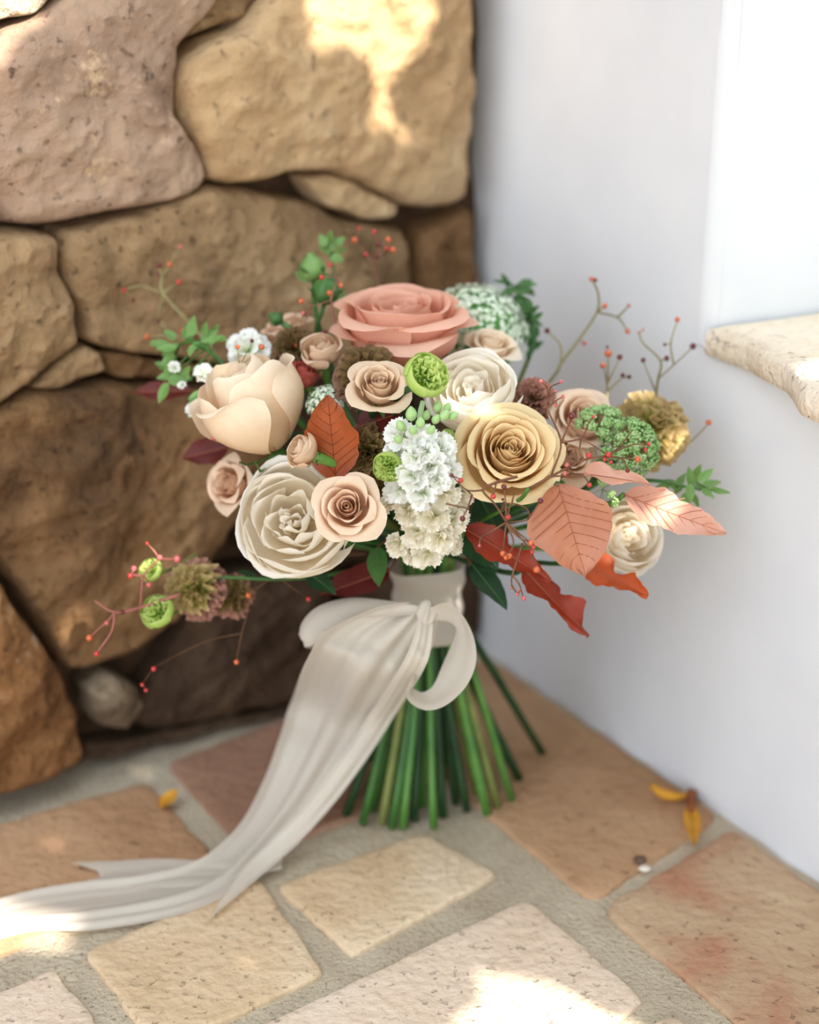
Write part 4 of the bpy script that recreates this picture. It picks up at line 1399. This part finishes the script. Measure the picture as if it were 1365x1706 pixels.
berry_sprig('reddish berry sprig spreading over the right rim of the golden rose', .812,
            [[(880, 815), (918, 794), (974, 766), (1011, 760)], [(918, 794), (935, 738), (912, 680), (914, 661), (918, 645), (935, 637)], [(935, 738), (953, 696)],
             [(935, 738), (969, 729), (981, 705), (988, 696)], [(969, 729), (1008, 755)], [(1011, 760), (1036, 763), (1063, 765)], [(1011, 760), (1032, 745), (1054, 717)],
             [(1011, 760), (1050, 742), (1080, 741)], [(918, 794), (950, 792), (974, 794)], [(914, 661), (926, 653)], [(912, 680), (926, 668), (938, 661)], [(969, 729), (966, 752), (974, 766)], [(912, 645), (901, 634)], [(914, 661), (912, 645)]],
            [(935, 636, 'p', 3.5), (901, 635, 'p', 3.5), (926, 652, 'p', 2.5), (938, 661, 'p', 3.5), (926, 675, 'p', 3.5), (953, 693, 'd', 6), (989, 694, 'r', 3), (981, 759, 'r', 5), (1014, 758, 'r', 5.5),
             (1008, 765, 'r', 4), (1063, 765, 'o', 5.5), (1081, 740, 'r', 3.5), (1076, 749, 'r', 3.5), (1046, 784, 'd', 4), (942, 789, 'p', 4), (945, 775, 'p', 4), (982, 808, 'r', 4.5), (1018, 770, 'r', 3.5)], 'twig', stem=True)
berry_sprig('tall blurred twig with few berries against the white wall, right of the lace dome', .955,
            [[(905, 650), (928, 620), (935, 606), (965, 566), (995, 520), (997, 489), (988, 468)], [(995, 520), (1008, 510)], [(995, 520), (1029, 529), (1046, 551)], [(935, 606), (934, 575), (913, 552)], [(1029, 529), (1048, 510)]],
            [(986, 465, 'o', 4.5), (992, 467, 'd', 4), (1008, 509, 'o', 4.5), (1046, 552, 'o', 4.5), (912, 551, 'd', 5), (974, 572, 'p', 4), (1048, 509, 'p', 3.5)], 'twig_olive', .0008, stem=True)
berry_sprig('short upright twig with an orange berry above the green lace flower', .935,
            [[(1010, 690), (1012, 652), (1014, 594)], [(1012, 640), (1033, 597)], [(1012, 652), (1012, 640)], [(1012, 640), (1006, 610)], [(1012, 652), (1038, 628)], [(1038, 628), (1049, 629)]],
            [(1014, 589, 'o', 6.5), (1012, 578, 'd', 2.5), (1033, 595, 'd', 5), (1005, 609, 'o', 5), (1038, 625, 'd', 4), (1049, 628, 'd', 4)], 'twig_olive', .0006)
berry_sprig('branching twig with dark berries above the olive ranunculus at the far right', .94,
            [[(1092, 700), (1094, 655), (1097, 631), (1101, 601), (1072, 572), (1065, 554)], [(1094, 655), (1072, 602)], [(1101, 601), (1111, 597)], [(1097, 631), (1123, 608), (1154, 579)], [(1123, 608), (1118, 572), (1129, 534)]],
            [(1072, 600, 'd', 4.5), (1111, 597, 'd', 5), (1155, 577, 'd', 5.5), (1129, 532, 'o', 4.5), (1065, 554, 'p', 2.5), (1072, 549, 'p', 2.5), (1108, 574, 'd', 3)], 'twig_olive', .0006)
berry_sprig('lone faint berry twig at the far right beyond the olive ranunculus', .93,
            [[(1120, 760), (1152, 735), (1180, 707)]], [(1181, 704, 'o', 5)], 'twig_olive', .0005)
berry_sprig('olive twig with red berries standing out at the upper left over the stones', .955,
            [[(380, 620), (363, 593), (315, 537), (272, 489), (270, 460), (265, 444)], [(272, 489), (297, 471)], [(272, 489), (266, 516), (265, 533)], [(270, 460), (283, 442)], [(265, 533), (285, 558)], [(285, 558), (246, 561)], [(283, 442), (300, 411)], [(315, 537), (304, 552)], [(272, 489), (236, 475)], [(236, 475), (207, 483), (180, 502)]],
            [(265, 442, 'd', 5), (283, 440, 'o', 4.5), (264, 457, 'd', 4), (298, 470, 'r', 4.5), (265, 534, 'd', 4), (245, 561, 'o', 5), (303, 552, 'r', 5), (300, 411, 'p', 3.5), (178, 503, 'o', 4.5), (207, 483, 'r', 4.5), (222, 500, 'd', 3.5)], 'twig_olive', .0008, stem=True)
berry_sprig('cloud of tiny orange and red berries above the salmon peach rose', .965,
            [[(640, 520), (630, 470), (622, 440)], [(622, 440), (610, 424), (592, 402)], [(622, 440), (628, 427), (631, 408), (624, 387)], [(628, 427), (645, 414), (647, 400)], [(645, 414), (655, 416)]],
            [(591, 400, 'o', 5.5), (624, 386, 'r', 4), (631, 407, 'd', 5), (647, 399, 'o', 5), (645, 414, 'r', 4), (655, 416, 'o', 5), (610, 424, 'r', 4), (628, 427, 'd', 4.5), (598, 380, 'r', 3)], 'twig_red', .0003)
berry_sprig('thin sprig with red berries crossing the green pods', .912,
            [[(560, 540), (552, 500), (560, 464), (538, 462)], [(552, 500), (549, 489)], [(560, 464), (568, 475)], [(560, 464), (551, 442)], [(552, 500), (520, 510), (502, 502)], [(560, 540), (541, 554)], [(520, 510), (493, 574)]],
            [(536, 462, 'r', 4.5), (549, 488, 'o', 5), (550, 441, 'r', 4), (568, 475, 'o', 4.5), (502, 502, 'o', 5), (505, 522, 'p', 4), (540, 554, 'd', 5), (493, 575, 'o', 4.5)], 'twig_red', .0003)
berry_sprig('three tiny berries on hair thin stalks over the white blossom at upper left', .872,
            [[(415, 640), (400, 610), (396, 580)], [(400, 610), (420, 570)], [(400, 610), (436, 580)]],
            [(396, 578, 'o', 4), (420, 568, 'd', 3.5), (436, 578, 'o', 5), (357, 729, 'p', 5)], 'twig_olive', .0003)
berry_sprig('pink forked twig with orange tips hanging at the lowest far left', .895,
            [[(300, 990), (234, 1012), (191, 1020), (158, 1001)], [(191, 1020), (180, 1034), (150, 1061)], [(191, 1020), (186, 1052), (162, 1087)], [(234, 1012), (240, 960), (266, 931)], [(240, 960), (218, 957)], [(266, 931), (294, 932)]],
            [(149, 1063, 'o', 6), (161, 1089, 'r', 4.5), (203, 1020, 'd', 4.5), (178, 1038, 'p', 4.5), (217, 959, 'r', 5), (223, 947, 'p', 5), (266, 929, 'p', 5), (295, 931, 'p', 6), (245, 905, 'r', 3), (248, 974, 'p', 5)], 'twig_red', .0008)
berry_sprig('thread thin drooping twig with red berries below the hanging ranunculus', .915,
            [[(420, 985), (410, 1030), (403, 1055), (394, 1101)], [(403, 1055), (340, 1070), (256, 1112)], [(256, 1112), (237, 1140)], [(420, 985), (460, 960)], [(460, 960), (512, 997)]],
            [(394, 1103, 'o', 4.5), (256, 1114, 'r', 4.5), (237, 1141, 'r', 3.5), (243, 1150, 'r', 3.5), (414, 992, 'o', 5), (514, 998, 'r', 4)], 'twig', .00022)

# ------------------------------------------------------------------ ribbon
def ribbon_mat():
    m = bpy.data.materials.new('silk_ribbon')
    nt, n, l = nodes(m)
    out = n.new('ShaderNodeOutputMaterial')
    p = n.new('ShaderNodeBsdfPrincipled')
    p.inputs['Base Color'].default_value = lin((222, 212, 198))
    p.inputs['Roughness'].default_value = .55
    p.inputs['Specular IOR Level'].default_value = .3
    p.inputs['Sheen Weight'].default_value = .3
    tr = n.new('ShaderNodeBsdfTranslucent')
    tr.inputs[0].default_value = lin((222, 212, 198))
    mx = n.new('ShaderNodeMixShader')
    mx.inputs[0].default_value = .3
    l.new(p.outputs[0], mx.inputs[1])
    l.new(tr.outputs[0], mx.inputs[2])
    tp = n.new('ShaderNodeBsdfTransparent')
    m2 = n.new('ShaderNodeMixShader')
    m2.inputs[0].default_value = .12
    l.new(mx.outputs[0], m2.inputs[1])
    l.new(tp.outputs[0], m2.inputs[2])
    tc = n.new('ShaderNodeTexCoord')
    wv = n.new('ShaderNodeTexNoise')
    wv.inputs['Scale'].default_value = 900
    l.new(tc.outputs['Object'], wv.inputs['Vector'])
    bp = n.new('ShaderNodeBump')
    bp.inputs['Strength'].default_value = .08
    bp.inputs['Distance'].default_value = .0005
    l.new(wv.outputs[0], bp.inputs['Height'])
    l.new(bp.outputs[0], p.inputs['Normal'])
    l.new(m2.outputs[0], out.inputs[0])
    return m


M['ribbon'] = ribbon_mat()
rib = empty('silk_ribbon', Vector((BIND.x, BIND.y, 0)), 'long off white silk ribbon tied in a bow around the bouquet stems', 'ribbon')
RO = rib.location.copy()


def band(name, left, right, n=60, nu=25, pleats=((2.0, .0, .003),), notch=0.0, seed=0, fade=.15, parent=rib):
    """cloth band between two edge curves; pleats: (cycles, phase, depth)"""
    A = catmull(left, n)
    B = catmull(right, n)
    V, U = [], []
    for j in range(n):
        t = j / (n - 1)
        jn = min(j + 1, n - 1)
        jp = max(j - 1, 0)
        tang = ((A[jn] + B[jn]) - (A[jp] + B[jp])).normalized()
        acr = (B[j] - A[j])
        wd = acr.length
        nrm = acr.cross(tang)
        if nrm.length < 1e-9: nrm = Vector((0, -1, 0))
        nrm.normalize()
        if nrm.dot(CAM - A[j]) < 0: nrm = -nrm
        for i in range(nu):
            u = i / (nu - 1)
            p = A[j].lerp(B[j], u)
            d = 0
            for c, ph, dp in pleats:
                d += dp * math.sin(2 * PI * c * u + ph + 1.5 * math.sin(t * 2.2 + seed) + .8 * noise.noise(Vector((t * 3, c, seed))))
            d *= min(1, wd / .02) * (1 - fade * t)
            p = p + nrm * d
            if notch and t > 1 - notch:
                k = (t - (1 - notch)) / notch
                p = p - tang * (k * (1 - abs(2 * u - 1)) * wd * .8)
            if p.z < .0022: p.z = .0022 + .0004 * (1 + math.sin(u * 9 + t * 11))
            V.append(p - RO)
            U.append((u, t))
    return link(name, mesh_from(name, V, grid_faces(nu, n), U), M['ribbon'], parent)


# wrapped neck
V_, F_ = [], []
S = 64
NR = 22
RN = .0252
z_lo, z_hi = BIND.z - .026, BIND.z + .028
for j in range(NR):
    t = j / (NR - 1)
    for s in range(S):
        g = 2 * PI * s / S
        r = RN * (1.0 - .05 * math.sin(PI * t) + .06 * (t - .5) ** 2 * 4 * (t > .5))
        r += .0011 * math.sin(t * 17 + 2.0 * math.sin(g + 1) + .6 * math.sin(3 * g))
        zz = z_lo + (z_hi - z_lo) * t + .0020 * math.sin(g * 1.0 + 2.0) + .0010 * math.sin(3 * g)
        V_.append(Vector((BIND.x + r * math.cos(g), BIND.y + r * math.sin(g), zz)) - RO)
for j in range(NR - 1):
    for s in range(S):
        F_.append((j * S + s, j * S + (s + 1) % S, (j + 1) * S + (s + 1) % S, (j + 1) * S + s))
link('wrap', mesh_from('wrap', V_, F_), M['ribbon'], rib)

KZ = .898


def hpt(x, y, h):
    return on_h(x, y, h)


# wide tail falling left and running out along the floor
band('tail',
     [at(682, 1004, KZ - .004), at(612, 1016, .893), at(545, 1046, .893), at(512, 1092, .898), hpt(490, 1160, .088), hpt(466, 1236, .058), hpt(440, 1308, .032), hpt(398, 1384, .012),
      hpt(330, 1442, .003), hpt(240, 1466, .003), hpt(120, 1478, .003), hpt(0, 1502, .003), hpt(-140, 1560, .003)],
     [at(712, 1022, KZ - .006), at(706, 1056, .892), at(690, 1096, .900), at(664, 1140, .908), hpt(622, 1206, .078), hpt(572, 1282, .046), hpt(520, 1350, .024), hpt(452, 1420, .008),
      hpt(392, 1482, .003), hpt(300, 1522, .003), hpt(160, 1548, .003), hpt(30, 1556, .003), hpt(-120, 1618, .003)],
     n=110, nu=41, pleats=((1.5, .4, .0045), (3.2, 1.0, .0018), (6.0, 0, .0006)), seed=1, fade=.55)
# second tail lying over it, ending in a notch on the floor
band('tail',
     [at(700, 1018, KZ - .012), at(690, 1060, .880), at(668, 1110, .886), hpt(618, 1190, .092), hpt(560, 1272, .060), hpt(505, 1344, .034), hpt(450, 1400, .016), hpt(405, 1446, .008), hpt(372, 1500, .005)],
     [at(722, 1024, KZ - .012), at(718, 1080, .880), at(704, 1120, .886), hpt(660, 1190, .092), hpt(606, 1272, .060), hpt(552, 1344, .034), hpt(490, 1412, .014), hpt(428, 1466, .006), hpt(334, 1545, .004)],
     n=80, nu=21, pleats=((1.0, .8, .0022), (2.4, 0, .0008)), seed=4, notch=.0, fade=.5)
# third end lying behind on the floor
band('tail',
     [hpt(470, 1420, .004), hpt(380, 1436, .003), hpt(270, 1433, .003), hpt(190, 1436, .003), hpt(116, 1438, .006)],
     [hpt(470, 1450, .004), hpt(380, 1470, .003), hpt(280, 1480, .003), hpt(200, 1476, .003), hpt(138, 1472, .003)],
     n=40, nu=13, pleats=((1.2, 0, .0012),), seed=7, notch=.14)
# loops of the bow
band('loop',
     [at(716, 1012, .880), at(745, 1002, .872), at(772, 1022, .868), at(792, 1062, .868), at(795, 1105, .868), at(777, 1146, .870), at(742, 1177, .872), at(706, 1183, .876), at(678, 1162, .884), at(686, 1128, .892), at(708, 1080, .894), at(718, 1030, .892)],
     [at(722, 1032, .884), at(748, 1034, .892), at(762, 1046, .897), at(757, 1068, .900), at(741, 1104, .900), at(724, 1142, .900), at(706, 1154, .900), at(692, 1149, .902), at(686, 1142, .906), at(702, 1110, .908), at(722, 1075, .905), at(730, 1034, .897)],
     n=90, nu=15, pleats=((1.0, .5, .0010),), seed=2)
band('loop',
     [at(700, 1010, .886), at(640, 1000, .900), at(580, 996, .908), at(530, 1010, .910), at(504, 1034, .912), at(499, 1056, .914), at(520, 1060, .922), at(580, 1035, .924), at(650, 1014, .915)],
     [at(704, 1022, .884), at(650, 1028, .890), at(596, 1030, .894), at(548, 1052, .898), at(520, 1074, .900), at(510, 1078, .906), at(530, 1078, .914), at(590, 1056, .916), at(660, 1030, .908)],
     n=80, nu=15, pleats=((1.0, .5, .0012),), seed=3)
# knot
V_, F_ = [], []
kc = at(712, 1020, KZ - .013)
for j in range(17):
    g = PI * j / 16
    for s in range(28):
        t = 2 * PI * s / 28
        r = 1 + .20 * math.sin(5 * t + 3 * math.cos(g)) + .10 * math.sin(9 * t)
        v = RIGHT * (.0055 * r * math.sin(g) * math.cos(t)) + UP * (.0080 * math.cos(g)) - FWD * (.0045 * r * math.sin(g) * math.sin(t))
        V_.append(kc + v - RO)
for j in range(16):
    for s in range(28):
        F_.append((j * 28 + s, j * 28 + (s + 1) % 28, (j + 1) * 28 + (s + 1) % 28, (j + 1) * 28 + s))
link('knot', mesh_from('knot', V_, F_), M['ribbon'], rib)

# ------------------------------------------------------------------ bits on the floor
def floor_leaf(name, label, a, b, Wpx, mat, lift=.004, bend=.1, curl=.2, cat='leaf', fold=.3):
    A = on_h(a[0], a[1], .002)
    B = on_h(b[0], b[1], lift)
    L = (B - A).length
    z = (A - CAM).dot(FWD)
    root = empty(name, A, label, cat)
    me = leaf_mesh(L, Wpx * z / F_PX, fold, bend, .05, 0, 4, nu=9, nv=15, curl=curl, name='blade', tipk=.9)
    bl = link('blade', me, M[mat], root, leaf_frame(Vector((0, 0, .0012)), B - A, Vector((0, 0, 1))))
    r1, _ = rib_geo(L, Wpx * z / F_PX, fold, bend, 4, .9, rad=.0003, lateral=False)
    link('midrib', mesh_from('midrib', *r1), M['ochre_brown'], bl)
    return root


fl = floor_leaf('fallen_leaf', 'dry ochre leaf scrap with brown base, lying by the white wall', (1150, 1345), (1157, 1418), 30, 'ochre', .004, .05, .1)
lo = on_h(1150, 1345, .002)
me = catmull([on_h(1086, 1308, .010) - lo, on_h(1104, 1322, .008) - lo, on_h(1130, 1327, .006) - lo, on_h(1152, 1322, .004) - lo], 14)
link('petal_strip', mesh_from('petal_strip', *tube_geo(me, lambda t: .0016 + .0022 * math.sin(PI * min(1, t * 1.1 + .05)), 8)), M['ochre'], fl)
me = catmull([on_h(1152, 1322, .004) - lo, on_h(1152, 1336, .004) - lo, on_h(1151, 1352, .004) - lo], 8)
link('stalk', mesh_from('stalk', *tube_geo(me, lambda t: .0042 - .001 * t, 8)), M['ochre_brown'], fl)
floor_leaf('fallen_leaf', 'small orange leaf scrap on the mortar joint at the left', (268, 1350), (296, 1322), 30, 'ochre', .006, .1, .1)


def pebble(label, px, py, r, mat, seed, sq=.6):
    bm = bmesh.new()
    bmesh.ops.create_icosphere(bm, subdivisions=3, radius=1)
    c = on_h(px, py)
    R = r * (c - CAM).dot(FWD) / F_PX
    for v in bm.verts:
        k = 1 + .25 * noise.noise(v.co * 1.3 + Vector((seed, 0, 0)))
        v.co = Vector((v.co.x * R * k * 1.2, v.co.y * R * k, v.co.z * R * sq * k))
    me = bpy.data.meshes.new('pebble')
    bm.to_mesh(me)
    bm.free()
    me.polygons.foreach_set('use_smooth', [True] * len(me.polygons))
    o = link('pebble', me, M[mat])
    o.location = (c.x, c.y, R * sq * .8 + .001)
    tag(o, label, 'pebble')


pebble('tiny dark pebble on the brick by the white wall', 1066, 1438, 9, 'pebble_dark', 1)
pebble('tiny pale pebble touching the dark one on the floor', 1074, 1452, 8, 'pebble_pale', 2)

# ------------------------------------------------------------------ unseen bough added to shade the corner, leaf gaps shaped for sun flecks
rnd = random.Random(5)
T_CAN = 1.25
FLECK = [  # where gaps in the leaves let the sun through: point, radius of the gap
    (wl(575, -20, .03), .020), (wl(600, 40, .03), .010), (wl(570, 75, .03), .005), (wl(636, 95, .03), .005), (wl(670, 15, .03), .010), (wl(630, 160, .03), .003), (wl(520, 0, .03), .008),
    (wl(-30, 20, .03), .02), (wl(20, 15, .03), .012),
    (on_h(915, 1695), .013), (on_h(972, 1695), .013), (on_h(943, 1660), .006), (on_h(940, 1740), .026), (on_h(885, 1725), .012), (on_h(1005, 1725), .012),
    (on_h(10, 1462), .017), (on_h(40, 1465), .010), (on_h(30, 1438), .007), (on_h(74, 1438), .006), (on_h(78, 1474), .008), (on_h(-50, 1470), .03), (on_h(-60, 1530), .035),
    (on_h(1345, 606, LEDGE_Z), .020), (on_h(1380, 622, LEDGE_Z), .024),
    (at(1130, 850, .848), .009), (at(340, 628, .905), .003), (at(800, 690, .845), .010),
    (at(265, 1008, .89), .004),
]
sx = SUN_DIR.cross(ZV).normalized()
sy = SUN_DIR.cross(sx).normalized()
C0 = Vector((0.02, 0.86, 0.22))
c_mid = C0 + SUN_DIR * T_CAN
gaps = [((p - C0).dot(sx), (p - C0).dot(sy), r) for p, r in FLECK]
tree = empty('added_bough', Vector((c_mid.x + .9, c_mid.y - .9, 0)), 'leafy bough added out of frame, gaps shaped to dapple the corner with sun', 'tree')
TO = tree.location.copy()
V_, F_ = [], []
for layer in range(2):
    step = .036
    n = 46
    for i in range(-n // 2, n // 2 + 1):
        for j in range(-n // 2, n // 2 + 1):
            a = (i + .5 * layer) * step + rnd.uniform(-.006, .006)
            b = (j + .5 * layer) * step + rnd.uniform(-.006, .006)
            if math.hypot(a, b) > .80 + .05 * math.sin(math.atan2(a, b) * 7): continue
            ang = rnd.uniform(0, PI)
            L, W = rnd.uniform(.030, .036), rnd.uniform(.019, .024)
            ca, sa = math.cos(ang), math.sin(ang)
            hit = False
            for gx, gy, gr in gaps:
                dx, dy = gx - a, gy - b
                if abs(dx) > .12 or abs(dy) > .12: continue
                # distance from the gap's middle to the leaf's long axis
                tpar = max(-L * .7, min(L * .7, dx * ca + dy * sa))
                if math.hypot(dx - tpar * ca, dy - tpar * sa) < gr + W * .42:
                    hit = True
                    break
            if hit: continue
            g_ = C0 + sx * a + sy * b
            g_ = g_ + SUN_DIR * ((LEDGE_Z - g_.z) / SUN_DIR.z) - e_floor
            if g_.dot(OUTW) > .45 and g_.dot(WR_DIR) > .015: continue
            c = c_mid + sx * a + sy * b + SUN_DIR * (rnd.uniform(-.07, .07) + layer * .1)
            e1 = (sx * ca + sy * sa + SUN_DIR * rnd.uniform(-.3, .3)).normalized()
            e2 = (sy * ca - sx * sa + SUN_DIR * rnd.uniform(-.3, .3)).normalized()
            o = len(V_)
            for (u, v) in ((-1, 0), (-.45, .85), (.35, .9), (1, 0), (.35, -.9), (-.45, -.85)):
                V_.append(c + e1 * u * L + e2 * v * W - TO)
            F_.append((o, o + 1, o + 2, o + 3))
            F_.append((o, o + 3, o + 4, o + 5))
fo = link('foliage', mesh_from('foliage', V_, F_), M['canopy_leaf'], tree)
fo['kind'] = 'stuff'
V_, F_ = [], []
bp_ = catmull([Vector((0, 0, -.0)), Vector((.02, .02, .8)), Vector((-.1, .1, 1.35)), c_mid - TO + sx * .3 + SUN_DIR * .2, c_mid - TO + sx * -.4 + SUN_DIR * .2], 30)
link('trunk', mesh_from('trunk', *tube_geo(bp_, lambda t: .07 - .06 * t, 10)), M['twig'], tree)
